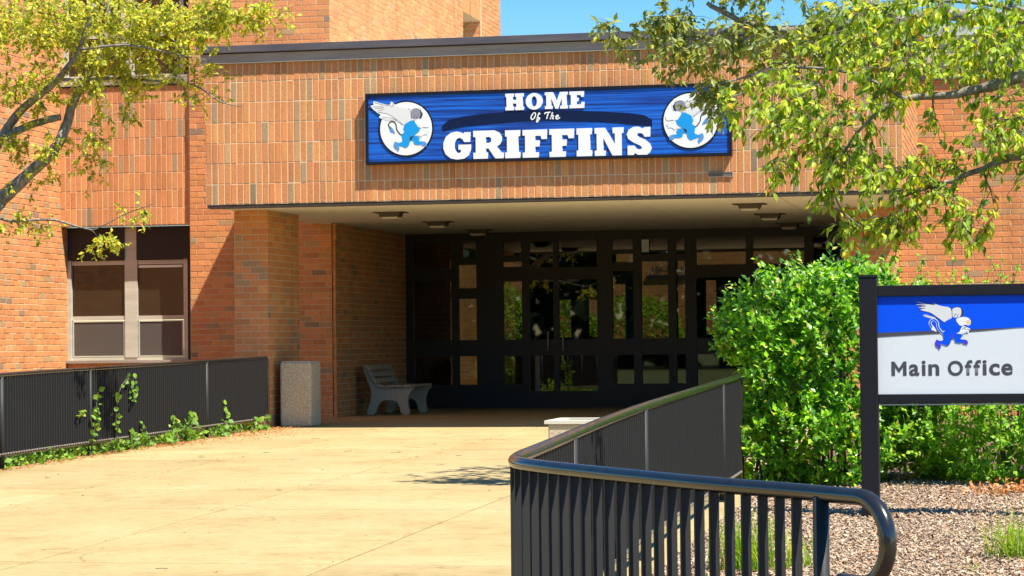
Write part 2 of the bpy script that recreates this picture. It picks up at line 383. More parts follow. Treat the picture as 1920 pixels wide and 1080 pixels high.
# --- entrance canopy
can = thing('entrance_canopy', 'wide flat-roofed brick entrance canopy over the recessed dark glass doors', 'building', (-6.3, 33.3, 0))
inv = Matrix.Translation((6.3, -33.3, 0))
def under(o, t_):            # keep world placement under an offset parent
    o.parent = t_; o.matrix_parent_inverse = Matrix.Translation(-t_.location); return o
def part(mb, name, m_, t_, **kw):
    return under(mb.build(name, m_, None, **kw), t_)
fas = part(MB().box(XL, XR, FY, FY + .3, 3.16, 5.15), 'fascia_wall', M_MORTAR, can)
brickwork(fas, (XL, FY, 0), '-y', XR - XL, 3.163, 5.15, SL, SH, 300, focus=(3.0, 4.0), bond=False, pname='soldier_brick', j=.0130, proud=.0042)
lf = part(MB().box(XL, XL + .3, FY + .3, 38.26, 3.16, 5.15), 'side_wall', M_MORTAR, can)
brickwork(lf, (XL, FY + .01, 0), '-x', 5.15, 3.163, 5.15, BL, BH, 0)
rf = part(MB().box(XR - .3, XR, FY + .3, 38.26, 3.16, 5.15), 'side_wall', M_MORTAR, can)
brickwork(rf, (XR, FY - .006, 0), '+x', 5.15, 3.163, 5.15, BL, BH, 0)
cl = part(MB().box(XL - .05, XR + .05, FY - .05, FY + .35, 5.15, 5.285).box(XL - .05, XL + .3, FY + .35, 38.2, 5.15, 5.285).box(XR - .3, XR + .05, FY + .35, 38.2, 5.15, 5.285), 'lower_coping', M_COPL, can)
part(MB().box(XL - .055, XR + .055, FY - .056, FY - .03, 5.15, 5.165), 'drip_edge', M_COPL, can)
part(MB().box(XL - .06, XR + .06, FY - .06, FY + .35, 5.285, 5.297), 'reveal_strip', M_DARK, can)
part(MB().box(XL - .10, XR + .10, FY - .10, FY + .38, 5.297, 5.40).box(XL - .10, XL + .3, FY + .38, 38.2, 5.297, 5.40).box(XR - .3, XR + .10, FY + .38, 38.2, 5.297, 5.40), 'upper_coping', M_COPD, can, bevel=.006)
part(MB().box(XL + .3, XR - .3, FY + .3, 50.0, 5.0, 5.12), 'roof_deck', M_ROOF, can)
part(MB().box(XL + .02, XR - .02, FY + .006, FY + .16, 3.11, 3.155), 'edge_trim', M_LAMPH, can)
sx = [XL + .02, -9.39, -7.31, -5.235, -3.16, XR - .02]
for i in range(5):
    part(MB().box(sx[i] + .006, sx[i + 1] - .006, FY + .17, DY - .05, 3.135, 3.158), 'soffit_panel', M_SOFFIT, can)
part(MB().box(XL + .02, XR - .02, FY + .17, DY - .05, 3.158, 3.2), 'soffit_backing', M_DARK, can)
v = MB()
for k in range(3): v.box(-4.045, -3.735, FY - .022, FY - .008, 3.402 + .016 * k, 3.408 + .016 * k)
vf = part(MB().box(-4.06, -3.72, FY - .026, FY - .002, 3.446, 3.455).box(-4.06, -3.72, FY - .026, FY - .002, 3.386, 3.395).box(-4.06, -4.05, FY - .026, FY - .002, 3.395, 3.446).box(-3.73, -3.72, FY - .026, FY - .002, 3.395, 3.446), 'vent', M_COPL, can)
MB().box(-4.05, -3.73, FY - .0095, FY - .008, 3.395, 3.446).build('vent_back', M_DARK, vf)
v.build('louvre', M_COPL, vf)
# pillars
def pier(name_, x0, x1, y0, y1, nf, ns, label):
    p = part(MB().box(x0, x1, y0, y1, -.05, 3.133), name_, M_MORTAR, can); p['label'] = label
    brickwork(p, (x0, y0, 0), '-y', x1 - x0 + .009, -.03, 3.13, BL, BH, nf)
    brickwork(p, (x1, y0 - .009, 0), '+x', y1 - y0, -.03, 3.13, BL, BH, ns)
    return p
pier('pillar', -11.10, -10.60, 34.06, 35.65, 70, 130, 'brick pillar at the left end of the canopy')
pier('pier', -2.50, -1.76, 36.8, WY - .01, 60, 40, 'brick pier behind the shrub at the right end of the canopy')
# inner left wall
iw = part(MB().box(-11.3, -10.77, WY + .05, DY + .1, -.05, 3.133), 'inner_wall', M_MORTAR, can)
brickwork(iw, (-10.77, WY + .0, 0), '+x', DY - WY, -.03, 3.13, BL, BH, 0)
iw2 = part(MB().box(-1.70, -1.2, WY + .05, DY + .1, -.05, 3.133), 'inner_wall', M_MORTAR, can)
brickwork(iw2, (-1.70, WY, 0), '-x', DY - WY, -.03, 3.13, BL, BH, 0)
# lobby behind the doors
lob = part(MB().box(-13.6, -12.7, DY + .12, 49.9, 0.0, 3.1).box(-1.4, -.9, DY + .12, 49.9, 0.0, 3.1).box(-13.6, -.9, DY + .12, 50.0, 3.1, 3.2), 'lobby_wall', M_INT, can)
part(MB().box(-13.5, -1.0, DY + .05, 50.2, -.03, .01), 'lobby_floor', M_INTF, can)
op = [(-11.60, -10.95, 2.25, 2.90), (-11.60, -10.95, 1.12, 2.12), (-11.60, -10.95, .25, .95), (-10.60, -10.02, 2.70, 2.84), (-10.60, -10.02, 1.12, 2.46), (-10.60, -10.20, .25, .9),
      (-9.30, -9.02, 1.26, 2.04), (-8.66, -8.46, 1.26, 2.04), (-8.08, -7.68, 2.80, 3.0), (-8.20, -7.88, 1.22, 2.35), (-7.56, -6.98, 1.2, 2.95), (-6.80, -6.60, 1.2, 2.95), (-6.22, -6.0, 1.3, 2.4), (-6.48, -4.2, 2.72, 2.98)]
def wall_with_holes(mb, x0, x1, y0, y1, z0, z1, holes):
    X = sorted({x0, x1, *[h[0] for h in holes], *[h[1] for h in holes]})
    for a, b in zip(X[:-1], X[1:]):
        c = (a + b) / 2; zz = sorted([(h[2], h[3]) for h in holes if h[0] < c < h[1]]); z = z0
        for p, q in zz:
            if p > z: mb.box(a, b, y0, y1, z, p)
            z = max(z, q)
        if z < z1: mb.box(a, b, y0, y1, z, z1)
    return mb
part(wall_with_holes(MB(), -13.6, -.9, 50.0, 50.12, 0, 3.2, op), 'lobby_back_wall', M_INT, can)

# --- entrance doors (storefront)
sf = thing('entrance_doors', 'dark framed glass entrance doors and sidelights in the shade under the canopy', 'doors', (-6.2, DY, 0))
vm = [(-10.76, -10.62), (-9.92, -9.80), (-9.46, -8.98), (-8.63, -8.50), (-8.06, -7.97), (-7.27, -7.00), (-6.62, -6.48), (-6.00, -5.86), (-5.70, -5.50), (-4.62, -4.50), (-3.60, -3.44), (-2.62, -2.50), (-1.80, -1.72)]
for a, b in vm: part(MB().box(a, b, DY, DY + .14, 0, 3.13), 'mullion', M_DARK, sf)
cols = [(vm[i][1], vm[i + 1][0]) for i in range(len(vm) - 1)]
for i, (a, b) in enumerate(cols):
    door = i in (3, 4, 8, 9)
    bars = [(0, .42), (.93, 1.22), (2.98, 3.13)]
    if i == 1: bars += [(1.96, 2.15), (2.57, 2.70)]
    elif i in (2,): bars += [(2.26, 2.52), (2.62, 2.72)]
    elif i in (5,): bars += [(2.42, 2.56), (2.72, 2.80)]
    elif i in (6, 7): bars += [(2.58, 2.70)]
    else: bars += [(2.28, 2.50)]
    if door: bars[0] = (0, .30)
    for z0, z1 in bars: part(MB().box(a, b, DY + .004, DY + .136, z0, z1), 'transom_bar' if z0 > .1 else 'kick_panel', M_DARK, sf)
    bars.sort()
    for (p, q), (r_, s_) in zip(bars[:-1], bars[1:]):
        if r_ - q > .03: part(MB().box(a - .01, b + .01, DY + .062, DY + .070, q - .01, r_ + .01), 'pane', M_GLASS, sf)
    if door:
        xh = b - .09 if i in (3, 8) else a + .09
        part(MB().tube([(xh, DY - .002, 1.02), (xh, DY - .06, 1.02), (xh, DY - .06, 1.35), (xh, DY - .002, 1.35)], .012, 8), 'door_handle', M_ALU, sf, smooth=True)

def text_mesh(ch, off=.03):
    c = bpy.data.curves.new('t', 'FONT'); c.body = ch; c.size = 1; c.offset = off; c.resolution_u = 6; c.fill_mode = 'BOTH'
    o = bpy.data.objects.new('t', c); COL.objects.link(o); dg = bpy.context.evaluated_depsgraph_get()
    me = bpy.data.meshes.new_from_object(o.evaluated_get(dg)); bpy.data.objects.remove(o); bpy.data.curves.remove(c)
    n = len(me.vertices); co = np.zeros(n * 3, np.float32); me.vertices.foreach_get('co', co); co = co.reshape(-1, 3)
    return me, co
def glyph(ch, x0, x1, z0, z1, y, m_, parent, off=.03, name='letter', label=None, th=.003):
    """one letter fitted to a box on a plane facing -y"""
    me, co = text_mesh(ch, off); a, b = co.min(0), co.max(0)
    q = np.zeros_like(co); q[:, 0] = x0 + (co[:, 0] - a[0]) / (b[0] - a[0]) * (x1 - x0); q[:, 2] = z0 + (co[:, 1] - a[1]) / (b[1] - a[1]) * (z1 - z0); q[:, 1] = y
    me.vertices.foreach_set('co', q.ravel()); me.materials.clear(); me.materials.append(m_); me.update()
    o = bpy.data.objects.new(name, me); link(o)
    under(o, parent)
    if label: o['label'] = label
    return o
glyph('1', -6.46, -6.33, 2.74, 2.96, DY - .008, M_DECAL, sf, .03, 'door_number')

# --- ceiling lights
def ceiling_light(x, y, lab):
    t_ = thing('ceiling_light', lab, 'ceiling light', (x, y, 3.135), 'ceiling lights under the canopy')
    MB().box(-.24, .24, -.16, .16, -.012, -.001).build('mounting_plate', M_LAMPH, t_)
    h = MB(); h.poly([(-.165, -.14, -.012), (.165, -.14, -.012), (.135, -.11, -.10), (-.135, -.11, -.10)][::-1], (0, 0, 0)); h = MB()
    tp = [(-.165, -.14), (.165, -.14), (.165, .14), (-.165, .14)]; bt = [(-.14, -.115), (.14, -.115), (.14, .115), (-.14, .115)]
    h.v = [(x_, y_, -.012) for x_, y_ in tp] + [(x_, y_, -.075) for x_, y_ in bt]; h.f = [(0, 1, 2, 3), (7, 6, 5, 4)] + [(i, i + 4, (i + 1) % 4 + 4, (i + 1) % 4) for i in range(4)]
    h.build('housing', M_LAMPH, t_)
    l = MB(); l.v = [(x_ * .88, y_ * .88, -.075) for x_, y_ in bt] + [(x_ * .78, y_ * .78, -.105) for x_, y_ in bt]; l.f = [(7, 6, 5, 4)] + [(i, i + 4, (i + 1) % 4 + 4, (i + 1) % 4) for i in range(4)]
    l.build('lens', M_LENS, t_)
for x, y, lab in [(-9.11, 35.45, 'square ceiling light nearest the front edge, in the left row under the canopy'), (-9.11, 38.5, 'middle square ceiling light of the left row under the canopy'),
                  (-9.11, 41.5, 'rear square ceiling light of the left row, close to the dark doors'), (-3.73, 35.25, 'square ceiling light nearest the front edge, in the right row under the canopy'),
                  (-3.73, 38.2, 'middle square ceiling light of the right row under the canopy'), (-3.72, 41.4, 'rear square ceiling light of the right row, close to the dark doors')]:
    ceiling_light(x, y, lab)

# --- classroom block (tower and left wing)
blk = thing('classroom_block', 'tall orange brick classroom block rising behind and left of the canopy', 'building', (-13, 38.3, 0))
TX = -10.83; LX = -15.5; BX = -13.23; HZ = 9.0
w1 = part(MB().box(BX, TX, WY + .001, WY + .5, -.1, HZ), 'front_wall', M_MORTAR, blk)
brickwork(w1, (BX, WY, 0), '-y', TX - BX + .009, -.05, HZ, BL, BH, 90, focus=(.45, 2.6))
w2 = part(MB().box(LX - .5, LX, 27, 38.62, -.2, HZ), 'return_wall', M_MORTAR, blk)
brickwork(w2, (LX, 27, 0), '+x', 11.62, -.1, HZ, BL, BH, 130, focus=(10.3, 2.4), uoff=.05)
w3 = part(MB().box(TX - .5, TX, WY + .5, 51.8, 3.3, HZ + 1.5), 'side_wall', M_MORTAR, blk)
brickwork(w3, (TX, WY - .004, 0), '+x', 9.844, 5.0, HZ + 1.5, BL, BH, 80, focus=(3.5, 6.8))
brickwork(w3, (TX, 49.88, 0), '+x', 1.92, 5.0, HZ + 1.5, BL, BH, 0)
# recess with window in the tower's side: cut look made by building the wall in pieces
w3m = w3.data; V_ = MB(); V_.box(TX - .5, TX, WY + .5, 48.1, 3.3, HZ + 1.5).box(TX - .5, TX, 49.88, 51.8, 3.3, HZ + 1.5).box(TX - .55, TX - .45, 48.1, 49.88, 3.3, HZ + 1.5).box(TX - .45, TX - .03, 48.1, 49.88, 7.86, HZ + 1.5)
w3.data = V_.mesh('side_wall', M_MORTAR)
sp = part(MB().box(TX - .03, TX - .02, 48.1, 49.87, 7.86, HZ + 1.5), 'soldier_panel', M_MORTAR, blk)
brickwork(sp, (TX - .02, 48.1, 0), '+x', 1.77, 7.86, HZ + 1.5, SL, SH, 0, bond=False)
jb = part(MB().box(TX - .45, TX - .01, 49.86, 49.88, 5.0, 7.86), 'jamb', M_MORTAR, blk); brickwork(jb, (TX - .44, 49.86, 0), '-y', .43, 5.0, 7.86, BL, BH, 0)
tw = part(MB().box(TX - .45, TX - .40, 48.1, 48.2, 5.2, 7.86).box(TX - .45, TX - .40, 49.0, 49.1, 5.2, 7.86).box(TX - .45, TX - .40, 48.2, 49.0, 7.7, 7.86), 'window', M_ALU, blk); tw['label'] = 'narrow recessed window high in the tower'
MB().box(TX - .445, TX - .42, 48.2, 49.0, 5.2, 7.7).build('pane', M_PANEDARK, tw).parent = tw
# bay: soldier panel between storeys, windows below and above
sb = part(MB().box(LX + .002, BX - .002, WY + .061, WY + .36, 3.165, 5.46), 'soldier_panel', M_MORTAR, blk)
brickwork(sb, (LX, WY + .06, 0), '-y', BX - LX, 3.168, 5.46, SL, SH, 200, bond=False, pname='soldier_brick', j=.0130, proud=.0042)
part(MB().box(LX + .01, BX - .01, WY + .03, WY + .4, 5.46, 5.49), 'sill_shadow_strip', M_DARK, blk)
part(MB().box(LX + .01, BX - .01, WY + .02, WY + .4, 5.49, 5.63), 'upper_sill', M_COPL, blk)
lw = part(MB().box(LX + .002, BX - .002, WY + .3, WY + .5, -.1, .94), 'sill_wall', M_MORTAR, blk); brickwork(lw, (LX, WY + .299, 0), '-y', BX - LX, -.05, .90, BL, BH, 0)
part(MB().box(LX + .01, BX - .01, WY + .22, WY + .45, .90, .945), 'window_sill', M_COPL, blk)
def bay_window(zb, zt, rails, label, y=WY + .35):
    w = part(MB().box(LX + .003, LX + .075, y - .03, y + .06, zb, zt).box(BX - .24, BX - .17, y, y + .06, zb, zt).box(LX + .075, BX - .24, y, y + .06, zb, zb + .045).box(LX + .075, BX - .24, y, y + .06, zt - .03, zt), 'window', M_ALU, blk); w['label'] = label
    MB().box(-14.49, -14.27, y - .012, y + .05, zb + .045, zt - .03).build('mullion', M_ALU, w)
    MB().box(BX - .17, BX - .003, y + .01, y + .06, zb, zt).build('filler_panel', M_DARK, w)
    for r0_, r1_ in rails:
        for a, b in ((LX + .075, -14.49), (-14.27, BX - .24)): MB().box(a, b, y + .003, y + .05, r0_, r1_).build('rail', M_ALU, w)
    return w
for a, b in ((LX + .02, -14.49), (-14.27, BX - .01)): part(MB().box(a, b, WY + .305, WY + .318, 2.61, 3.155), 'transom_shade_panel', M_TRSHADE, blk)  # dark sheets put over the window head in place of its shade
bw = bay_window(.945, 3.16, [(1.61, 1.68), (2.53, 2.60)], 'aluminium window beside the left end of the canopy')
yp = WY + .38
for a, b in ((LX + .075, -14.49), (-14.27, BX - .24)):
    for z0, z1 in ((1.68, 2.53), (2.60, 3.13)): MB().box(a, b, yp, yp + .01, z0, z1).build('pane' if z0 < 2 else 'transom_shade_panel', M_PANEDARK if z0 < 2 else M_TRSHADE, bw)  # upper panes darkened to carry the shade of the recess
    fr = MB().box(a + .01, a + .03, yp - .03, yp - .012, 1.0, 1.60).box(b - .03, b - .01, yp - .03, yp - .012, 1.0, 1.60).box(a + .03, b - .03, yp - .03, yp - .012, 1.0, 1.02).box(a + .03, b - .03, yp - .03, yp - .012, 1.58, 1.60).build('sash', M_ALU, bw)
    MB().box(a + .03, b - .03, yp - .02, yp - .005, 1.02, 1.58).build('screen', M_PANEL, fr)
MB().box(-14.25, BX - .26, yp - .03, yp - .005, 2.475, 2.515).build('blind_bar', M_BLIND, bw)
uw = bay_window(5.63, 8.2, [(6.3, 6.37)], 'upper storey window behind the left tree', WY + .25)
for a, b in ((LX + .075, -14.49), (-14.27, BX - .24)):
    MB().box(a, b, WY + .28, WY + .29, 5.68, 8.17).build('pane', M_PANEDARK, uw)
part(MB().box(LX + .002, BX - .002, WY + .06, WY + .5, 8.2, HZ), 'head_panel', M_MORTAR, blk)

# --- right wing
rw = thing('side_wing', 'low brick wing with grey roof edge on the right behind tree and shrubs', 'building', (2, 38.3, 0))
w4 = part(MB().box(-1.70, 9, WY + .001, WY + .5, -.1, 5.15), 'front_wall', M_MORTAR, rw)
brickwork(w4, (-1.76, WY, 0), '-y', 10.7, -.05, 5.15, .285, .0862, 280, focus=(1.2, 3.0))
part(MB().box(-1.40, 9.1, WY - .05, WY + .5, 5.15, 5.28), 'lower_coping', M_COPL, rw)
part(MB().box(-1.40, 9.1, WY - .10, WY + .5, 5.29, 5.40), 'upper_coping', M_COPD, rw)
# far roof edge seen above the canopy
fr_ = thing('gymnasium_block', 'far flat roof with pale gravel edge just above the canopy coping', 'building', (-4, 62, 0))
part(MB().box(-15.5, 2, 62, 70, 0, 8.68), 'wall', M_MORTAR, fr_)
gr = MB()
for k in range(60): gr.box(-15.6 + k * .295, -15.6 + (k + 1) * .295 - .002, 61.9, 62.3, 8.685, 8.95 + random.uniform(-.03, .05))
part(gr, 'gravel_edge', M_ROOF, fr_, kind='stuff')
# courtyard wall seen through the lobby glass
def b_cb(t, b):
    bt = N(t, 'ShaderNodeTexBrick'); mp = N(t, 'ShaderNodeMapping'); g_ = N(t, 'ShaderNodeNewGeometry'); mp.inputs['Rotation'].default_value = (math.pi / 2, 0, 0)
    t.links.new(g_.outputs['Position'], mp.inputs['Vector']); t.links.new(mp.outputs[0], bt.inputs['Vector'])
    bt.inputs['Scale'].default_value = 1; bt.inputs['Brick Width'].default_value = .243; bt.inputs['Row Height'].default_value = .0935; bt.inputs['Mortar Size'].default_value = .008
    bt.inputs['Color1'].default_value = (.62, .30, .10, 1); bt.inputs['Color2'].default_value = (.46, .22, .08, 1); bt.inputs['Mortar'].default_value = (.55, .42, .25, 1)
    t.links.new(bt.outputs[0], b.inputs['Base Color'])
cw = box('courtyard_wall', mat('courtyard brick', rough=.9, build=b_cb), -16, 1, 60, 60.3, -.05, 4.6); tag(cw, 'sunlit courtyard brick wall seen through the dark entrance glass', 'wall')
ls = thing('courtyard_lettering', 'dark wall lettering seen through the right part of the entrance glass', 'sign', (-8.4, 59.98, 2.9))
x = -8.78
for ch, wd in zip('LINCOLN H', (.07, .03, .09, .08, .09, .07, .09, .05, .09)):
    if ch != ' ': glyph(ch, x, x + wd, 2.86, 3.01, 59.97, M_LINE, ls, .03)
    x += wd + .018
part(MB().box(-8.92, -7.9, 59.95, 59.99, 2.70, 2.78), 'bar', M_LINE, ls)

# ------------------------------------------------------------------ banner sign
bs = thing('banner_sign', 'long blue wooden sign reading HOME Of The GRIFFINS on the canopy fascia', 'sign', (-6.27, 33.0, 4.16))
BXa, BXb, BZa, BZb, BY = -8.83, -3.725, 3.668, 4.658, 33.005
part(MB().box(BXa + .04, BXb - .04, BY, FY - .012, BZa + .04, BZb - .04), 'board', M_BOARD, bs)
part(MB().box(BXa, BXb, BY - .015, FY - .009, BZb - .04, BZb).box(BXa, BXb, BY - .015, FY - .009, BZa, BZa + .04).box(BXa, BXa + .04, BY - .015, FY - .009, BZa + .04, BZb - .04).box(BXb - .04, BXb, BY - .015, FY - .009, BZa + .04, BZb - .04), 'frame', M_BFRAME, bs)
def ba(zx, zy):          # artwork grid of the banner -> board coordinates
    return (-7.725 + (zx - 55) / 615, 4.365 + (258 - .031 * (zx - 600) - zy) / 603)
GL = dict(
 G=([(.98, .97), (.98, .62), (.76, .62), (.70, .72), (.60, .78), (.50, .74), (.43, .62), (.41, .48), (.43, .36), (.50, .25), (.58, .23), (.64, .27), (.64, .35), (.55, .35), (.55, .53), (1.0, .53), (1.0, .35), (.93, .15), (.76, .03), (.5, 0), (.27, .05), (.09, .2), (.01, .4), (.01, .6), (.1, .82), (.28, .96), (.48, 1.0), (.62, .98), (.74, .92), (.77, .97)], []),
 S=([(.95, 1.0), (.95, .66), (.72, .66), (.66, .76), (.55, .80), (.45, .78), (.44, .71), (.52, .65), (.75, .56), (.93, .42), (1.0, .26), (.93, .1), (.78, .0), (.6, -.01), (.42, .05), (.33, .10), (.30, .02), (.05, .02), (.05, .36), (.32, .36), (.40, .26), (.50, .22), (.60, .24), (.62, .30), (.52, .37), (.28, .47), (.08, .60), (.02, .76), (.1, .92), (.3, 1.02), (.5, 1.02), (.66, .95), (.72, 1.0)], []),
 R=([(0, 0), (.48, 0), (.48, .22), (.42, .22), (.42, .36), (.5, .36), (.72, 0), (1, 0), (1, .2), (.93, .2), (.78, .42), (.88, .5), (.94, .62), (.94, .76), (.86, .92), (.7, 1), (0, 1), (0, .78), (.08, .78), (.08, .22), (0, .22)], [[(.42, .56), (.42, .77), (.53, .77), (.59, .72), (.59, .61), (.53, .56)]]),
 H=([(0, 0), (.47, 0), (.47, .2), (.41, .2), (.41, .4), (.59, .4), (.59, .2), (.53, .2), (.53, 0), (1, 0), (1, .2), (.94, .2), (.94, .8), (1, .8), (1, 1), (.53, 1), (.53, .8), (.59, .8), (.59, .62), (.41, .62), (.41, .8), (.47, .8), (.47, 1), (0, 1), (0, .8), (.06, .8), (.06, .2), (0, .2)], []),
 M=([(0, 0), (.34, 0), (.34, .18), (.28, .18), (.28, .62), (.46, .0), (.58, 0), (.74, .62), (.74, .18), (.66, .18), (.66, 0), (1, 0), (1, .18), (.95, .18), (.95, .82), (1, .82), (1, 1), (.66, 1), (.52, .48), (.36, 1), (0, 1), (0, .82), (.06, .82), (.06, .18), (0, .18)], []),
 E=([(0, 0), (1, 0), (1, .36), (.8, .36), (.76, .22), (.5, .22), (.5, .40), (.62, .40), (.62, .62), (.5, .62), (.5, .78), (.76, .78), (.8, .66), (.98, .66), (.98, 1), (0, 1), (0, .8), (.1, .8), (.1, .2), (0, .2)], []),
 I=([(0, 0), (1, 0), (1, .22), (.88, .22), (.88, .78), (1, .78), (1, 1), (0, 1), (0, .78), (.12, .78), (.12, .22), (0, .22)], []),
 F=([(0, 0), (.66, 0), (.66, .2), (.52, .2), (.52, .4), (.7, .4), (.7, .62), (.52, .62), (.52, .78), (.74, .78), (.78, .66), (1, .66), (1, 1), (0, 1), (0, .8), (.1, .8), (.1, .2), (0, .2)], []),
 N=([(0, 0), (.38, 0), (.38, .2), (.3, .2), (.3, .64), (.62, 0), (.94, 0), (.94, .8), (1, .8), (1, 1), (.62, 1), (.62, .8), (.7, .8), (.7, .42), (.36, 1), (0, 1), (0, .8), (.07, .8), (.07, .2), (0, .2)], []),
 O=([(.5 + .5 * math.cos(a * math.pi / 14), .5 + .5 * math.sin(a * math.pi / 14)) for a in range(28)], [[(.5 + .16 * math.cos(a * math.pi / 10), .5 + .31 * math.sin(a * math.pi / 10)) for a in range(20)]]))
def flat(name, polys, y, th, m_, parent, label=None):
    """flat cut-out shape (outlines with holes, xz coordinates) standing proud of a board facing -y"""
    c = bpy.data.curves.new('c', 'CURVE'); c.dimensions = '2D'; c.fill_mode = 'BOTH'; c.extrude = th / 2
    for p in polys:
        s = c.splines.new('POLY'); s.points.add(len(p) - 1); s.use_cyclic_u = True
        for i, q in enumerate(p): s.points[i].co = (q[0], q[1], 0, 1)
    o = bpy.data.objects.new('c', c); COL.objects.link(o); me = bpy.data.meshes.new_from_object(o.evaluated_get(bpy.context.evaluated_depsgraph_get()))
    bpy.data.objects.remove(o); bpy.data.curves.remove(c)
    me.transform(Matrix(((1, 0, 0, 0), (0, 0, -1, y - th / 2), (0, 1, 0, 0), (0, 0, 0, 1)))); me.materials.clear(); me.materials.append(m_)
    o = bpy.data.objects.new(name, me); link(o)
    w = parent
    if w.type == 'EMPTY': under(o, w)
    else: o.parent = w; o.matrix_parent_inverse = Matrix.Identity(4)
    if label: o['label'] = label
    return o
def smooth_poly(p, it=2):
    for _ in range(it):
        q = []
        for i in range(len(p)):
            a, b = p[i], p[(i + 1) % len(p)]; q += [(a[0] * .75 + b[0] * .25, a[1] * .75 + b[1] * .25), (a[0] * .25 + b[0] * .75, a[1] * .25 + b[1] * .75)]
        p = q
    return p
def word(chars, y0z, hz):
    for ch, a, b, base in chars:
        x0, z0 = ba(a, base); x1 = ba(b, base)[0]
        pl = [[(x0 + u_ * (x1 - x0), z0 + v_ * hz) for u_, v_ in p] for p in [GL[ch][0], *GL[ch][1]]]
        flat('letter', pl, BY - .001, .012, M_WHITE, bs)
word([('G', 55, 298, 672), ('R', 318, 582, 662), ('I', 594, 725, 657), ('F', 745, 955, 653), ('F', 975, 1187, 645), ('I', 1208, 1340, 638), ('N', 1362, 1608, 634), ('S', 1630, 1845, 629)], 0, .388)
word([('H', 600, 760, 257), ('O', 775, 922, 252), ('M', 940, 1137, 245), ('E', 1150, 1278, 238)], 0, .230)
sw = [(40, 400), (60, 375), (110, 337), (250, 305), (450, 280), (700, 264), (900, 258), (1100, 255), (1400, 262), (1650, 275), (1785, 292), (1850, 330), (1850, 385), (1750, 378), (1600, 362), (1400, 350), (1150, 340), (900, 342), (700, 350), (450, 372), (250, 392), (120, 415), (60, 430)]
flat('arched_band', [[ba(*q) for q in sw]], BY - .0005, .004, M_NAVY, bs)
def brush(pts, r_, y, m_, parent, name='letter', mp=ba, closed=False):
    pp = []
    for i in range(len(pts) - 1):                     # Catmull-Rom through the stroke
        p0, p1, p2, p3 = pts[max(i - 1, 0)], pts[i], pts[i + 1], pts[min(i + 2, len(pts) - 1)]
        for k in range(4):
            t_ = k / 4; pp.append(tuple(.5 * ((2 * p1[j]) + (-p0[j] + p2[j]) * t_ + (2 * p0[j] - 5 * p1[j] + 4 * p2[j] - p3[j]) * t_ ** 2 + (-p0[j] + 3 * p1[j] - 3 * p2[j] + p3[j]) * t_ ** 3) for j in (0, 1)))
    pp.append(pts[-1]); pp = [mp(*q) for q in pp]
    mb = MB(); mb.tube([(a, 0, b) for a, b in pp], r_, 6)
    mb.v = [(a, y + b * (.25 if parent.type == 'EMPTY' else .05), c) for a, b, c in mb.v]
    o = mb.build(name, m_)
    if parent.type == 'EMPTY': under(o, parent)
    else: o.parent = parent
    return o
for st in ([(850, 275), (832, 288), (819, 312), (824, 331), (842, 325), (855, 302), (858, 284), (848, 275), (838, 282)], [(897, 288), (888, 279), (879, 300), (870, 335), (866, 352), (874, 350), (884, 335), (893, 320), (868, 318)],
           [(935, 286), (943, 276), (960, 274), (987, 270)], [(968, 277), (960, 300), (953, 326)], [(1005, 270), (994, 300), (984, 328)], [(986, 318), (1000, 299), (1011, 301), (1004, 322), (1014, 326)], [(1030, 314), (1050, 307), (1052, 297), (1040, 299), (1031, 314), (1038, 327), (1052, 324), (1068, 314)]):
    brush(st, .0085, BY - .006, M_WHITE, bs)

# emblem artwork (drawn on a 1234 x 1080 grid)
WING = [(180, 165), (205, 160), (300, 195), (430, 225), (435, 180), (455, 170), (500, 225), (600, 255), (690, 262), (740, 240), (820, 235), (890, 255), (915, 310), (915, 370), (880, 430), (830, 440), (740, 440), (735, 455), (660, 480), (625, 515), (520, 450), (460, 440), (380, 440), (330, 415), (270, 400), (265, 375), (300, 355), (240, 325), (215, 300), (185, 280), (150, 240), (145, 218), (190, 215), (185, 185)]
WIN1 = [(200, 178), (310, 212), (465, 240), (450, 195), (500, 240), (600, 268), (690, 280), (722, 320), (728, 400), (725, 440), (650, 472), (622, 500), (525, 425), (400, 350), (300, 320), (250, 300), (320, 285), (200, 268), (320, 250), (165, 228), (330, 228), (215, 196)]
WIN2 = [(735, 300), (790, 282), (850, 290), (868, 330), (862, 390), (840, 425), (800, 432), (745, 425), (728, 400), (732, 340)]
WDK = [(852, 285), (872, 300), (885, 338), (903, 342), (895, 385), (876, 425), (840, 430), (862, 392), (870, 340)]  # dark printed patch at the edge of the far wing
WLOW = [(285, 385), (340, 370), (470, 420), (500, 440), (420, 432), (350, 412)]
BODY = [(640, 490), (700, 460), (740, 440), (780, 450), (800, 490), (830, 530), (862, 560), (850, 600), (790, 640), (780, 660), (840, 680), (860, 700), (830, 740), (930, 745), (960, 780), (945, 830), (925, 800), (900, 812), (880, 785), (830, 792), (800, 788), (765, 775), (768, 730), (710, 728), (702, 790), (655, 832), (600, 805), (530, 790), (565, 830), (540, 880), (520, 850), (490, 830), (470, 785), (495, 725), (545, 760), (605, 740), (598, 690), (590, 650), (640, 600), (612, 565), (630, 520)]
PAW1 = [(495, 725), (545, 760), (522, 792), (565, 828), (540, 880), (520, 850), (490, 830), (470, 785)]
PAW2 = [(880, 752), (930, 745), (960, 780), (945, 830), (925, 800), (900, 812), (875, 784)]
HEAD = [(780, 450), (850, 425), (930, 425), (985, 450), (1008, 500), (990, 545), (950, 550), (905, 540), (880, 556), (855, 545), (830, 540), (812, 505), (795, 490)]
BEAK = [(925, 485), (965, 468), (998, 492), (990, 525), (965, 535), (935, 525), (950, 505)]
CLAW = [(780, 655), (830, 640), (848, 605), (870, 562), (905, 552), (950, 575), (990, 590), (992, 612), (965, 625), (978, 650), (930, 645), (890, 660), (886, 690), (862, 665), (830, 662)]
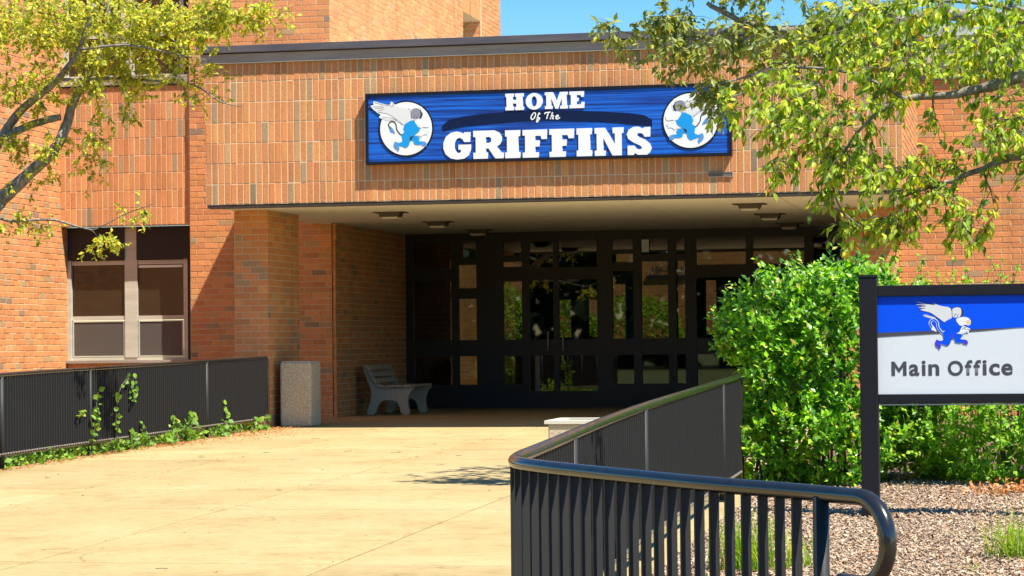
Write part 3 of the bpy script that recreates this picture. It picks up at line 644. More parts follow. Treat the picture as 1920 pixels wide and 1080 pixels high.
CHEST = [(705, 680), (740, 665), (775, 668), (745, 690), (738, 722), (708, 725)]
TAIL = [(625, 620), (590, 645), (555, 615), (520, 560), (512, 500), (480, 458), (435, 455), (402, 495), (415, 530), (430, 560)]
def emblem(parent, mp, y, office, sgn=1, sc=1.0):
    e = flat('griffin_emblem', [smooth_poly([mp(*q) for q in WING], 1)], y, .0008, M_WHITE, parent, 'running winged griffin emblem')
    yy = y - .001
    k = lambda nm, P, m_, d: flat(nm, [smooth_poly([mp(*q) for q in P], 1)], yy - d * .18, .0003, m_, e)
    k('wing', WIN1, M_WING, 0); k('far_wing', WIN2, M_WING if office else M_WINGG, 0); k('wing_dark_mark', WDK, M_LINE, .0021); k('lower_feathers', WLOW, M_WING, 0.0021)
    for ln in ([(200, 178), (330, 215), (470, 240)], [(180, 240), (330, 243)], [(205, 266), (340, 258)], [(235, 300), (335, 283)], [(250, 318), (400, 350), (520, 430), (620, 508)], [(300, 385), (430, 402), (520, 442)], [(455, 195), (480, 240)], [(740, 300), (790, 282), (850, 288)], [(760, 410), (790, 370)], [(800, 420), (822, 385)], [(690, 275), (725, 320), (730, 430)]):
        brush(ln, .0028 * sc, yy - .0006, M_LINE, e, 'feather_line', mp)
    if office:
        brush(TAIL, .0105, yy - .0003, M_WHITE, e, 'tail_outline', mp)
    brush(TAIL, (.006 if office else .0075), yy - (.0011 if office else .0003), M_SIGNB if office else M_LINE, e, 'tail', mp)
    k('tail_tuft', [(400, 520), (432, 520), (470, 560), (505, 632), (455, 605), (420, 598), (425, 570)], M_WHITE if office else M_PAWB, .001)
    if office: k('body_outline', [(600, 500), (700, 440), (880, 420), (1005, 500), (985, 552), (900, 560), (860, 640), (868, 700), (845, 735), (720, 720), (590, 680), (580, 650), (635, 600), (600, 565)], M_WHITE if False else M_SIGNB, .0)
    k('body', BODY, M_SIGNB if office else M_LTBLUE, .0046)
    k('chest_mark', CHEST, M_LINE if not office else M_PAWO, .007)
    k('hind_paw', PAW1, M_PAWO if office else M_PAWB, .007); k('fore_paw', PAW2, M_PAWO if office else M_PAWB, .007)
    k('head', HEAD, M_WHITE, .007)
    if office: k('beak', BEAK, M_BEAK, .0095)
    k('claws', CLAW, M_WHITE, .007)
    for ln in ([(870, 600), (900, 590), (930, 605)], [(900, 575), (930, 570)], [(950, 600), (985, 605)], [(880, 645), (884, 690)], [(930, 640), (950, 628)], [(900, 540), (950, 545)]):
        brush(ln, .0022 * sc, yy - .0021, M_LINE if office else M_WING, e, 'claw_line', mp)
    return e
def roundel(cx, flip):
    cz = 4.155; n = 48; R = .392
    r_ = flat('roundel', [[(cx + R * math.cos(2 * math.pi * i / n), cz + R * math.sin(2 * math.pi * i / n)) for i in range(n)]], BY - .001, .008, M_BFRAME, bs)
    flat('white_disc', [[(cx + (R - .022) * math.cos(2 * math.pi * i / n), cz + (R - .022) * math.sin(2 * math.pi * i / n)) for i in range(n)]], BY - .0095, .003, M_WHITE, r_)
    s = -1 if flip else 1; c0 = 640 if not flip else 640
    emblem(bs, lambda u_, v_: (cx + s * (u_ - 655) / 1015, cz + (558 - v_) / 1009), BY - .014, False, s)
roundel(-8.25, False); roundel(-4.278, True)

# ------------------------------------------------------------------ office sign
os_ = thing('office_sign', 'blue and white Main Office sign between black posts in the mulch bed', 'sign', (-.44, 19.6, -.23))
SY = 19.53
for x0 in (-1.213, .19):
    p = part(MB().box(x0, x0 + .141, SY, SY + .14, -.5, 1.665), 'post', M_BLACKP, os_, bevel=.006)
    MB().box(x0 - .004, x0 + .145, SY - .004, SY + .144, 1.665, 1.685).build('post_cap', M_BLACKP, p)
part(MB().box(-1.072, .19, SY + .02, SY + .12, 1.515, 1.60), 'top_rail', M_BLACKP, os_, bevel=.004)
part(MB().box(-1.072, .19, SY + .02, SY + .12, .668, .742), 'bottom_rail', M_BLACKP, os_, bevel=.004)
part(MB().box(-1.07, .188, SY + .025, SY + .115, .655, .664), 'bottom_lip', M_ALU, os_)
part(MB().box(-1.072, .19, SY + .045, SY + .095, .742, 1.515), 'face', M_SIGNW, os_)
flat('blue_field', [[(-1.071, 1.227), (.189, 1.262), (.189, 1.5145), (-1.071, 1.5145)]], SY + .044, .002, M_SIGNB, os_)
flat('grey_stripe', [[(-1.071, 1.195), (-.3, 1.232), (.0, 1.256), (-1.071, 1.2265)]], SY + .044, .002, M_SIGNG, os_)
emblem(os_, lambda u_, v_: (-.875 + u_ / 1899, 1.578 - v_ / 1800 + .010 * (u_ - 600) / 1000), SY + .0432, True, 1, .8)
mw = lambda u_, v_: (-.968 + u_ * .1175, .886 + v_ * .113)
flat('letter', [[mw(*q) for q in [(0, 0), (.235, 0), (.235, .60), (.46, .24), (.54, .24), (.765, .60), (.765, 0), (1, 0), (1, 1), (.80, 1), (.50, .52), (.20, 1), (0, 1)]]], SY + .0443, .0008, M_SIGNG, os_)
for ch, a, b, lo, hi in [('a', 448, 580, -.002, .091), ('i', 612, 662, 0, .119), ('n', 697, 837, 0, .091), ('O', 947, 1142, -.003, .116), ('f', 1168, 1262, 0, .120), ('f', 1278, 1372, 0, .120), ('i', 1393, 1445, 0, .119), ('c', 1477, 1612, -.002, .091), ('e', 1632, 1775, -.002, .091)]:
    glyph(ch, -.968 + (a - 220) / 1660, -.968 + (b - 220) / 1660, .886 + lo, .886 + hi, SY + .0435, M_SIGNG, os_, .027)

# ------------------------------------------------------------------ railings
def catmull(P, n=8):
    out = []
    for i in range(len(P) - 1):
        p0, p1, p2, p3 = [np.array(P[k], float) for k in (max(i - 1, 0), i, i + 1, min(i + 2, len(P) - 1))]
        for k in range(n):
            t = k / n; out.append(.5 * ((2 * p1) + (-p0 + p2) * t + (2 * p0 - 5 * p1 + 4 * p2 - p3) * t * t + (-p0 + 3 * p1 - 3 * p2 + p3) * t ** 3))
    out.append(np.array(P[-1], float)); return np.array(out)
def resample(P, step):
    d = np.r_[0, np.cumsum(np.linalg.norm(np.diff(P, axis=0), axis=1))]; n = max(2, int(d[-1] / step) + 1); s = np.linspace(0, (n - 1) * step, n)
    return np.stack([np.interp(s, d, P[:, k]) for k in range(P.shape[1])], 1), d[-1]
def railing(name, label, plan, H, tube_r, posts, end_far, end_near, sp=.094, loc=None, hb=.15, bw_=.0225):
    t_ = thing(name, label, 'railing', loc)
    P, L_ = resample(catmull(plan), .05)
    top = [(p[0], p[1], G(p[1]) + H) for p in P]; q = list(top)
    def tangent(i): a = P[min(i + 1, len(P) - 1)] - P[max(i - 1, 0)]; return a / np.linalg.norm(a)
    def turn(pt, tg, r_, ang, sgn=1):       # bend downwards
        return [(pt[0] + tg[0] * r_ * math.sin(a), pt[1] + tg[1] * r_ * math.sin(a), pt[2] - r_ * (1 - math.cos(a))) for a in np.linspace(0, ang, 14)[1:]]
    if end_far == 'leg':
        e = turn(q[-1], tangent(len(P) - 1), .10, math.pi / 2); gz = G(e[-1][1]) - .05; q = q + e + [(e[-1][0], e[-1][1], gz)]
    if end_near == 'loop':
        tg = -tangent(0); e = turn(q[0], tg, .155, math.pi); bk = (q[0][0] - tg[0] * .12, q[0][1] - tg[1] * .12, e[-1][2]); q = [bk] + e[::-1] + q
    part(MB().tube(q, tube_r, 14), 'handrail', M_RAIL, t_, smooth=True)
    lo = [(p[0], p[1], G(p[1]) + hb) for p in P]
    part(MB().tube(lo, .021, 8), 'bottom_rail', M_RAIL, t_, smooth=True)
    Q, _ = resample(P, sp)
    base = MB().box(-.005, .005, -bw_, bw_, 0, H - hb - tube_r * .6).mesh('picket', M_BAR)
    for i in range(1, len(Q)):
        if min(math.hypot(Q[i][0] - a_, Q[i][1] - b_) for a_, b_ in posts) < .055 or (end_near == 'loop' and Q[i][0] > posts[0][0]): continue
        a = Q[min(i + 1, len(Q) - 1)] - Q[i - 1]
        o = bpy.data.objects.new('picket', base); o.location = (Q[i][0], Q[i][1], G(Q[i][1]) + hb); o.rotation_euler = (0, 0, math.atan2(a[1], a[0])); link(o); under(o, t_)
    glints = MB()  # pale beads standing in for sunlight on the lower picket ends
    for i in range(1, len(Q) - 1):
        a = Q[i + 1] - Q[i - 1]; a = a / np.linalg.norm(a); nx, ny = a[1], -a[0]; cx, cy, cz = Q[i][0] + nx * .030, Q[i][1] + ny * .030, G(Q[i][1]) + hb + .012
        glints.box(cx - .008, cx + .008, cy - .010, cy + .010, cz, cz + .016)
    part(glints, 'glint_beads', M_COPL, t_, kind='stuff')
    for (x_, y_) in posts:
        gz = G(y_); part(MB().tube([(x_, y_, gz - .1), (x_, y_, gz + H - .01)], .030, 12), 'post', M_BAR, t_, smooth=True)
        part(MB().box(x_ - .06, x_ + .06, y_ - .06, y_ + .06, gz - .005, gz + .012), 'base_plate', M_BAR, t_)
    return t_
lx = lambda y: -10.76 + .03 * (y - 25)
railing('ramp_railing', 'straight black railing with ivy at its foot along the left of the walkway', [(lx(y), y) for y in (18, 22, 26, 30, 33.62)], 1.02, .026, [(lx(y), y) for y in (22.2, 24.9, 27.3, 31.2)], 'leg', None, loc=(lx(26), 26, -.12), sp=.068, bw_=.027)
RP = [(-.555, 8.87), (-.79, 9.13), (-1.15, 9.46), (-1.41, 9.74), (-1.81, 10.20), (-2.05, 10.50), (-2.19, 10.74), (-2.245, 11.02), (-2.275, 11.6), (-2.31, 12.4), (-2.40, 14.3), (-2.46, 16.4), (-2.48, 19.3), (-2.49, 22.4)]
railing('curved_railing', 'black railing with curved glossy handrail in the right foreground', RP, 1.02, .031, [(-.71, 9.04), (-2.33, 12.9), (-2.455, 16.3), (-2.485, 21.0)], 'leg', 'loop', loc=(-2.3, 12, -.35))

# ------------------------------------------------------------------ bin, planter, bench
bn = thing('litter_bin', 'tall square exposed aggregate litter bin beside the brick pillar', 'litter bin', (-10.25, 34.5, -.02))
MB().box(-.235, .235, -.26, .26, 0, .94).build('body', M_AGGR, bn, bevel=.03)
MB().box(-.21, .21, -.235, .235, .94, .952).build('top', M_CONC_SMOOTH, bn)
pl = thing('square_planter', 'low exposed aggregate concrete planter partly hidden by the curved railing', 'planter', (-4.82, 28.3, G(28.3)))
MB().box(-.48, .48, -.5, .5, 0, .325).build('body', M_AGGR, pl, bevel=.02)
rim = MB().box(-.52, .52, -.52, -.40, .325, .365).box(-.52, .52, .40, .52, .325, .365).box(-.52, -.40, -.40, .40, .325, .365).box(.40, .52, -.40, .40, .325, .365)
rim.build('rim', M_CONC_SMOOTH, pl); MB().box(-.4, .4, -.4, .4, .325, .335).build('soil', M_SOIL, pl)
be = thing('bench', 'grey slatted bench against the left wall in the shade of the canopy', 'bench', (-10.15, 39.9, 0))
prof = [(-.40, 0), (-.24, 0), (-.20, .16), (-.12, .24), (.10, .24), (.17, .16), (.20, 0), (.36, 0), (.30, .18), (.34, .36), (.42, .43), (.40, .46), (.02, .44), (-.14, .47), (-.26, .60), (-.34, .80), (-.44, .84), (-.45, .78), (-.38, .58), (-.30, .40), (-.32, .22)]
for yy in (-.62, .60):
    MB().poly([(a, yy, b) for a, b in smooth_poly(prof, 1)], (0, .09, 0)).build('side_support', M_BENCH, be)
for k in range(3):
    z = .56 + k * .105; x = -.225 - k * .055
    o = MB().box(-.02, .02, -.72, .80, -.042, .042).build('back_slat', M_BENCH, be, bevel=.008); o.location = (x, 0, z); o.rotation_euler = (0, -.45, 0)
for k in range(4):
    MB().box(-.17 + k * .145, -.045 + k * .145, -.72, .80, .455, .488).build('seat_slat', M_BENCH, be, bevel=.008)

# ------------------------------------------------------------------ foliage
def frames(D, Nn):
    D = D / np.linalg.norm(D, axis=1, keepdims=True); X = np.cross(D, Nn); X /= np.maximum(np.linalg.norm(X, axis=1, keepdims=True), 1e-6); Z = np.cross(X, D); return X, D, Z
T_SM = (np.array([(0, 0, 0), (-.27, .42, .05), (0, .45, -.01), (.27, .42, .05), (0, 1, -.06)]), [(0, 2, 1), (0, 3, 2), (1, 2, 4), (2, 3, 4)])
T_LG = (np.array([(0, 0, 0), (0, .35, 0), (0, .72, -.03), (0, 1.05, -.14), (-.22, .22, .05), (-.27, .52, .06), (-.15, .82, .0), (.22, .22, .05), (.27, .52, .06), (.15, .82, .0)]),
        [(0, 1, 4), (4, 1, 5), (1, 2, 5), (5, 2, 6), (2, 3, 6), (0, 7, 1), (7, 8, 1), (1, 8, 2), (8, 9, 2), (2, 9, 3)])
def leaves(parent, P, D, Nn, sz, wd, m_, tmpl=T_SM, nparts=300, prio=None, name='leaf', sname='crown', obj_prefix=None):
    P = np.asarray(P, float); X, Y, Z = frames(np.asarray(D, float), np.asarray(Nn, float)); sz = np.asarray(sz, float)[:, None]
    V, Fc = tmpl; order = np.arange(len(P))
    if prio is not None: order = np.argsort(prio)
    own = order[:nparts]; rest = order[nparts:]
    if len(rest):
        A = P[rest, None, :] + (V[None, :, 0:1] * X[rest, None, :] * wd + V[None, :, 1:2] * Y[rest, None, :] + V[None, :, 2:3] * Z[rest, None, :]) * sz[rest, None, :]
        nv = len(V); Fa = (np.array(Fc)[None] + (np.arange(len(rest)) * nv)[:, None, None]).reshape(-1, len(Fc[0]))
        o = bpy.data.objects.new(sname, arr_mesh(sname, A.reshape(-1, 3), Fa, m_)); link(o)
        if parent: under(o, parent)
        o['kind'] = 'stuff'
    if nparts:
        V2 = V.copy(); V2[:, 0] *= wd; me = bpy.data.meshes.new(name); me.from_pydata([tuple(v_) for v_ in V2], [], Fc); me.materials.append(m_)
        for i in own:
            s = float(sz[i, 0]); mw = Matrix(((*(X[i] * s),), (*(Y[i] * s),), (*(Z[i] * s),))).transposed().to_4x4(); mw.translation = Vector(P[i])
            o = bpy.data.objects.new(name, me); link(o)
            if parent: o.parent = parent; o.matrix_parent_inverse = Matrix.Translation(-parent.location)
            o.matrix_basis = mw
    return own
def unit(n): a = rng.normal(size=(n, 3)); return a / np.linalg.norm(a, axis=1, keepdims=True)
def cam_px(P):
    d = np.asarray(P) - np.array(CAM); z = d @ np.array(fw); return 960 + F_PX * (d @ np.array(rt)) / z, 540 - F_PX * (d @ np.array(up)) / z, z
def visible_first(P):
    x, y, z = cam_px(P); out = (x < 0) | (x > 1920) | (y < 0) | (y > 1080); return z + out * 1000 + rng.random(len(z)) * 1.2

class Tree:
    def __init__(s, name, label, loc, lm, leaf_sz, tmpl=T_SM, wd=1.0, droop=.5):
        s.t = thing(name, label, 'tree', loc); s.nodes = []; s.rad = []; s.tw = MB(); s.L = []; s.lm = lm; s.sz = leaf_sz; s.tmpl = tmpl; s.wd = wd; s.droop = droop
    def limb(s, pts, r0_, r1_, name='branch'):
        P = catmull(pts, 6); P = P + np.cumsum(rng.normal(0, .004, P.shape), 0) * np.linspace(0, 1, len(P))[:, None]; R = np.linspace(r0_, r1_, len(P)) * (1 + rng.normal(0, .04, len(P)))
        part(MB().tube([tuple(p) for p in P], list(R), 9), name, M_BARK, s.t, smooth=True)
        for p, r_ in zip(P, R): s.nodes.append(p); s.rad.append(r_)
    def grow(s, targets, leaf_n=(6, 12), wob=.05, sub=3):
        for T in targets:
            Nn = np.array(s.nodes); d = np.linalg.norm(Nn - T, axis=1) + np.array(s.rad) * .3; i = int(np.argmin(d)); A = Nn[i]; dist = np.linalg.norm(T - A)
            r0_ = min(s.rad[i] * .62, .004 + dist * .012); n = max(3, int(dist / .07)); mid = (A + T) / 2 + rng.normal(0, wob * dist, 3) + np.array([0, 0, .12 * dist])
            P = [(1 - k) ** 2 * A + 2 * k * (1 - k) * mid + k * k * T for k in np.linspace(0, 1, n + 1)]; R = np.linspace(r0_, .0016, n + 1)
            P = [p + rng.normal(0, .006, 3) if 0 < k < n else p for k, p in enumerate(P)]
            s.tw.tube(P, list(R), 5, cap=False)
            for p, r_ in zip(P[1:], R[1:]): s.nodes.append(p); s.rad.append(r_)
            tips = [(P[-2], P[-1])]
            for q in range(sub):
                k = rng.integers(max(1, n // 2), n + 1); B = P[k]; dr = (P[k] - P[k - 1]); dr /= np.linalg.norm(dr) + 1e-9; v_ = dr * .5 + unit(1)[0] * .9; v_[2] -= s.droop * .4; v_ /= np.linalg.norm(v_)
                ln = rng.uniform(.10, .24) * (s.sz / .065); C_ = B + v_ * ln; C_[2] -= s.droop * .05; M_ = (B + C_) / 2 + np.array([0, 0, .02])
                s.tw.tube([B, M_, C_], [.0022, .0018, .0012], 4, cap=False); tips.append((B, C_))
            for B, C_ in tips:
                for q in range(int(rng.integers(*leaf_n))):
                    k = rng.uniform(.15, 1.05); p = B + (C_ - B) * k + rng.normal(0, .006, 3); ax = (C_ - B) / (np.linalg.norm(C_ - B) + 1e-9)
                    dv = ax * .5 + unit(1)[0] * .8 + np.array([0, 0, -s.droop]); nv = unit(1)[0] * .75 + np.array([.35, -.25, .8])
                    s.L.append((p, dv, nv, s.sz * rng.uniform(.55, 1.2)))
    def finish(s, nparts=300):
        o = s.tw.build('twigs', M_TWIG, None, kind='stuff'); under(o, s.t)
        P = np.array([a[0] for a in s.L]); own = leaves(s.t, P, [a[1] for a in s.L], [a[2] for a in s.L], [a[3] for a in s.L], s.wd, s.lm, s.tmpl, nparts, visible_first(P))
def cloud(blobs):
    out = []
    for c, r_, n in blobs:
        u_ = unit(n) * (rng.random((n, 1)) ** .45); out.append(np.array(c) + u_ * np.array(r_))
    return np.concatenate(out)

# left tree
lt = Tree('street_tree', 'thin tree with olive yellow leaves and grey limbs beyond the left railing', (-12.7, 27.4, -.12), L_LEFT, .066, T_SM, 1.0, .35)
lt.limb([(-12.75, 27.4, -.2), (-12.65, 27.3, .9), (-12.45, 27.15, 1.8), (-12.1, 27.05, 2.5), (-11.67, 27.0, 2.91)], .15, .10, 'trunk')
lt.limb([(-11.67, 27.0, 2.91), (-11.30, 27.0, 3.22), (-10.98, 27.0, 3.50), (-10.88, 27.1, 3.76), (-10.80, 27.15, 4.07), (-10.58, 27.3, 4.50), (-10.53, 27.5, 4.91), (-10.49, 27.6, 5.4)], .082, .026)
lt.limb([(-12.2, 27.05, 2.4), (-11.95, 27.0, 3.1), (-11.67, 27.0, 3.6), (-11.47, 27.0, 3.88), (-11.22, 26.9, 4.05), (-10.85, 26.8, 4.28), (-10.71, 26.7, 4.39), (-10.51, 26.6, 4.6), (-10.3, 26.5, 5.1)], .07, .022)
lt.limb([(-11.62, 27.0, 3.64), (-11.27, 27.0, 3.78), (-10.9, 27.05, 3.86)], .05, .04)
lt.limb([(-11.8, 27.0, 2.75), (-11.5, 26.9, 2.66), (-10.94, 26.8, 2.66), (-10.47, 26.6, 2.55), (-10.27, 26.5, 2.56), (-9.88, 26.4, 2.70), (-9.5, 26.3, 2.82)], .018, .004)
lt.limb([(-10.56, 27.3, 4.5), (-10.1, 27.2, 4.68), (-9.49, 27.0, 4.81), (-8.9, 26.7, 4.86), (-8.4, 26.5, 4.86)], .022, .005)
lt.limb([(-10.85, 26.8, 4.28), (-10.2, 27.0, 4.30), (-9.49, 27.0, 4.23), (-9.1, 26.7, 4.14), (-8.66, 26.3, 3.90), (-8.4, 26.2, 3.86)], .020, .004)
lt.limb([(-10.5, 26.6, 4.6), (-9.9, 26.5, 4.62), (-9.3, 26.4, 4.50), (-8.9, 26.3, 4.42)], .018, .004)
T1 = cloud([((-11.3, 27, 4.95), (.75, .8, .42), 58), ((-10.4, 27, 4.85), (.75, .8, .42), 62), ((-9.55, 26.9, 4.9), (.65, .6, .3), 42), ((-8.95, 26.7, 4.9), (.6, .4, .2), 20), ((-8.4, 26.5, 4.92), (.3, .3, .13), 7), ((-11.2, 27, 4.2), (.65, .7, .35), 34),
            ((-10.2, 27, 4.22), (.6, .6, .25), 30), ((-9.2, 26.7, 4.15), (.55, .4, .28), 14), ((-11.3, 27, 3.5), (.55, .5, .45), 26), ((-10.6, 27, 3.4), (.4, .4, .3), 10), ((-10.35, 27, 3.75), (.5, .4, .25), 12), ((-11.4, 26.9, 2.62), (.4, .3, .22), 9),
            ((-10.3, 26.6, 2.40), (.35, .2, .14), 7), ((-9.7, 26.4, 2.74), (.3, .15, .10), 4), ((-9.0, 26.4, 4.6), (.45, .3, .25), 14), ((-8.9, 26.5, 4.95), (.6, .3, .22), 30), ((-8.25, 26.4, 4.85), (.3, .2, .14), 10)])
T1 = np.concatenate([T1, cloud([((-11.2, 27, 5.0), (.8, .8, .45), 42), ((-10.2, 27, 4.95), (.8, .8, .4), 44), ((-10.2, 27, 4.4), (.7, .6, .25), 24), ((-9.6, 26.9, 4.75), (.7, .6, .4), 40)])])
lt.grow(T1[np.argsort(np.linalg.norm(T1 - np.array([-10.8, 27, 4]), axis=1))], (6, 12)); lt.finish()

# near right tree
rtree = Tree('pear_tree', 'leafy bright green tree overhanging the top right from beyond the frame', (1.7, 13.3, -.33), L_RIGHT, .047, T_LG, 1.0, .75)
rtree.limb([(1.75, 13.3, -.4), (1.7, 13.3, .8), (1.55, 13.25, 1.8), (1.2, 13.2, 2.6)], .12, .07, 'trunk')
rtree.limb([(1.5, 13.2, 1.9), (.9, 13.1, 2.35), (.4, 13.0, 2.55), (.09, 13.0, 2.54), (-.09, 13.0, 2.5), (-.28, 13.0, 2.46), (-.51, 13.0, 2.45), (-.68, 13.0, 2.39)], .05, .012)
rtree.limb([(1.6, 13.2, 1.5), (.9, 13.0, 1.95), (.4, 13.0, 2.12), (.08, 13.0, 2.13), (-.06, 13.0, 2.11), (-.19, 13.0, 2.05), (-.39, 13.0, 1.99), (-.6, 13, 1.93)], .035, .008)
rtree.limb([(-.68, 13.0, 2.39), (-.83, 13.0, 2.24), (-.94, 13.0, 2.04), (-.90, 13.0, 1.86), (-.80, 13.0, 1.77)], .010, .003)
rtree.limb([(-.55, 13.0, 2.44), (-.85, 13.3, 2.62), (-1.25, 13.5, 2.68), (-1.42, 13.6, 2.58), (-1.50, 13.6, 2.54)], .011, .003)
rtree.limb([(.6, 13, 2.5), (.2, 13.2, 2.85), (-.3, 13.3, 2.98), (-.8, 13.4, 2.95)], .02, .006)
T2 = cloud([((-1.02, 13, 2.30), (.30, .35, .18), 24), ((-.94, 13, 2.10), (.2, .3, .13), 13), ((-.66, 13, 2.12), (.28, .4, .2), 18), ((-.38, 13, 1.99), (.28, .35, .2), 18), ((-.22, 13, 1.78), (.18, .25, .10), 8), ((-.05, 13, 2.25), (.26, .4, .22), 24), ((-1.22, 13, 2.36), (.16, .2, .10), 10), ((-1.12, 13.1, 2.50), (.2, .3, .10), 9),
            ((-.55, 13, 2.5), (.35, .45, .22), 24), ((-.05, 13, 2.75), (.35, .45, .25), 28), ((-.80, 13, 1.80), (.13, .15, .08), 8), ((-.58, 13, 1.82), (.14, .2, .1), 9), ((-1.26, 13, 2.08), (.10, .15, .10), 4), ((-.8, 13.2, 2.75), (.35, .4, .22), 24), ((-1.2, 13.4, 2.62), (.25, .25, .12), 9), ((-1.5, 13.5, 2.50), (.12, .15, .08), 5), ((.3, 13, 2.4), (.35, .45, .5), 30), ((-.45, 13.2, 2.95), (.5, .4, .15), 26), ((-.25, 13.6, 2.8), (.5, .4, .3), 36), ((-.75, 13.6, 2.95), (.4, .3, .12), 16)])
rtree.grow(T2[np.argsort(-T2[:, 0])], (5, 10), .06, 3); rtree.finish()

# far right tree (over the shrubs)
ft = Tree('locust_tree', 'grey green twiggy tree reaching over the right end of the blue sign', (1.6, 22.6, -.18), L_FAR, .085, T_SM, .85, .55)
ft.limb([(1.6, 22.6, -.2), (1.55, 22.5, 1.5), (1.4, 22.4, 2.8), (1.0, 22.2, 3.7)], .13, .08, 'trunk')
ft.limb([(1.1, 22.2, 3.5), (.5, 22.1, 3.9), (-.45, 22.0, 4.03), (-1.0, 22, 3.98), (-1.38, 22.0, 3.92), (-1.86, 22.0, 3.93), (-2.33, 22.0, 4.02), (-2.7, 22.0, 4.2)], .07, .02)
ft.limb([(-.9, 22, 4.0), (-1.5, 22, 4.25), (-2.2, 22, 4.35), (-2.9, 22, 4.3)], .035, .012)
ft.limb([(-1.38, 22, 3.92), (-1.8, 21.9, 3.75), (-2.3, 21.8, 3.55), (-2.75, 21.8, 3.45)], .02, .005)
ft.limb([(-2.33, 22.0, 4.02), (-2.8, 22, 3.9), (-3.2, 22, 3.92), (-3.5, 22, 3.98)], .014, .004)
ft.limb([(-1.0, 22, 3.98), (-1.6, 22.6, 4.5), (-2.2, 23.1, 4.72), (-2.9, 23.4, 4.8)], .022, .008)
T3 = cloud([((-2.7, 22.9, 4.80), (.75, 1.5, .14), 46), ((-3.05, 22, 4.05), (.33, .4, .22), 22), ((-3.55, 22, 3.98), (.10, .12, .18), 5), ((-2.82, 22, 3.78), (.35, .4, .15), 16), ((-2.3, 22, 3.9), (.4, .5, .25), 26), ((-1.75, 22, 3.9), (.4, .5, .25), 28), ((-1.35, 22, 4.0), (.35, .5, .25), 26), ((-2.62, 22, 3.42), (.26, .25, .11), 14),
            ((-2.05, 22, 3.6), (.35, .35, .15), 12), ((-2.4, 22, 4.5), (.8, .6, .3), 34)])
ft.grow(T3[np.argsort(-T3[:, 0])], (6, 12)); ft.finish()

# shrubs
def shrub(name, label, loc, blobs, lm, lsz, dens, shoots, cat='shrub', nparts=300):
    t_ = thing(name, label, cat, loc); P = []; D = []; Nn = []; Sz = []
    C_ = [(np.array(c), np.array(r_)) for c, r_ in blobs]; stems = MB()
    for bi, (c, r_) in enumerate(C_):
        area = 4 * math.pi * ((r_[0] * r_[1]) ** 1.6 / 3 + (r_[0] * r_[2]) ** 1.6 / 3 + (r_[1] * r_[2]) ** 1.6 / 3) ** (1 / 1.6); n = int(area * dens)
        u_ = unit(n); lump = .10 * np.sin(u_[:, 0] * 8 + bi) * np.cos(u_[:, 2] * 7 + 1) + .07 * np.sin(u_[:, 1] * 13 + u_[:, 2] * 11) + .04 * np.sin(u_[:, 0] * 23 + u_[:, 2] * 19)
        q = c + u_ * r_ * (1 + lump + rng.normal(0, .03, n))[:, None]
        q = q[(q[:, 2] > -.18) & (q[:, 1] < c[1] + .45 * r_[1])]
        keep = np.ones(len(q), bool)
        for bj, (c2, r2) in enumerate(C_):
            if bj != bi: keep &= (np.linalg.norm((q - c2) / r2, axis=1) > .90)
        for k in np.nonzero(keep)[0]:
            out = (q[k] - c) / r_; out /= np.linalg.norm(out)
            ax = out * .7 + np.array([.1, -.1, .7]) + unit(1)[0] * .55; ax /= np.linalg.norm(ax); ln = rng.uniform(.05, .12) if rng.random() > shoots else rng.uniform(.15, .34)
            base_ = q[k] - ax * .05; nl = 7 if ln < .15 else 14
            if ln > .15: stems.tube([base_, base_ + ax * ln], [.003, .0015], 4, cap=False)
            for m_i in range(nl):
                kk = m_i / nl; p = base_ + ax * (ln + .05) * kk; sd_ = unit(1)[0]; sd_ = sd_ - ax * sd_.dot(ax)
                dv = ax * .5 + sd_ * .9 + np.array([0, 0, .05]); nv = ax * .45 + np.array([.45, -.45, .75]) + unit(1)[0] * .5
                P.append(p); D.append(dv); Nn.append(nv); Sz.append(lsz * rng.uniform(.6, 1.15) * (1.1 - .35 * kk))
        # inner leaves
        ni = int(area * dens * 1.5); ui = unit(ni) * (.70 + .25 * rng.random((ni, 1))); qi = c + ui * r_; qi = qi[(qi[:, 2] > -.18) & (qi[:, 1] < c[1] + .5 * r_[1])]
        for p in qi: P.append(p); D.append(unit(1)[0]); Nn.append(unit(1)[0]); Sz.append(lsz * rng.uniform(.8, 1.2))
        for k in range(5):
            e = c + unit(1)[0] * r_ * .8; stems.tube([(c[0] + rng.normal(0, .1), c[1] + rng.normal(0, .1), -.22), (c * .6 + e * .4) * np.array([1, 1, .7]), e], [.018, .012, .005], 6, cap=False)
    under(stems.build('stems', M_TWIG, None, kind='stuff'), t_)
    P = np.array(P); leaves(t_, P, D, Nn, Sz, 1.15, lm, T_SM, nparts, visible_first(P))
shrub('round_shrub', 'big round bright green shrub hiding the end of the curved railing', (-1.9, 23.5, -.17),
      [((-1.70, 23.5, .96), (.88, 1.0, .80)), ((-2.22, 23.3, 1.24), (.52, .65, .44)), ((-1.75, 23.2, .30), (.72, .8, .55)), ((-2.05, 23.0, .45), (.42, .6, .60)), ((-2.32, 22.9, .12), (.26, .45, .42)), ((-1.55, 23.4, 1.38), (.66, .8, .44))], L_HEDGE, .084, 135, .20)
shrub('spreading_shrub', 'wide leafy shrub growing behind the Main Office sign', (-.3, 23.6, -.17),
      [((-.72, 23.7, .70), (.62, .8, .84)), ((-.15, 23.4, .40), (.85, .8, .58)), ((.15, 23.9, .75), (.7, .8, .72)), ((.95, 23.6, .6), (.8, .8, .75))], L_LOW, .070, 175, .14)

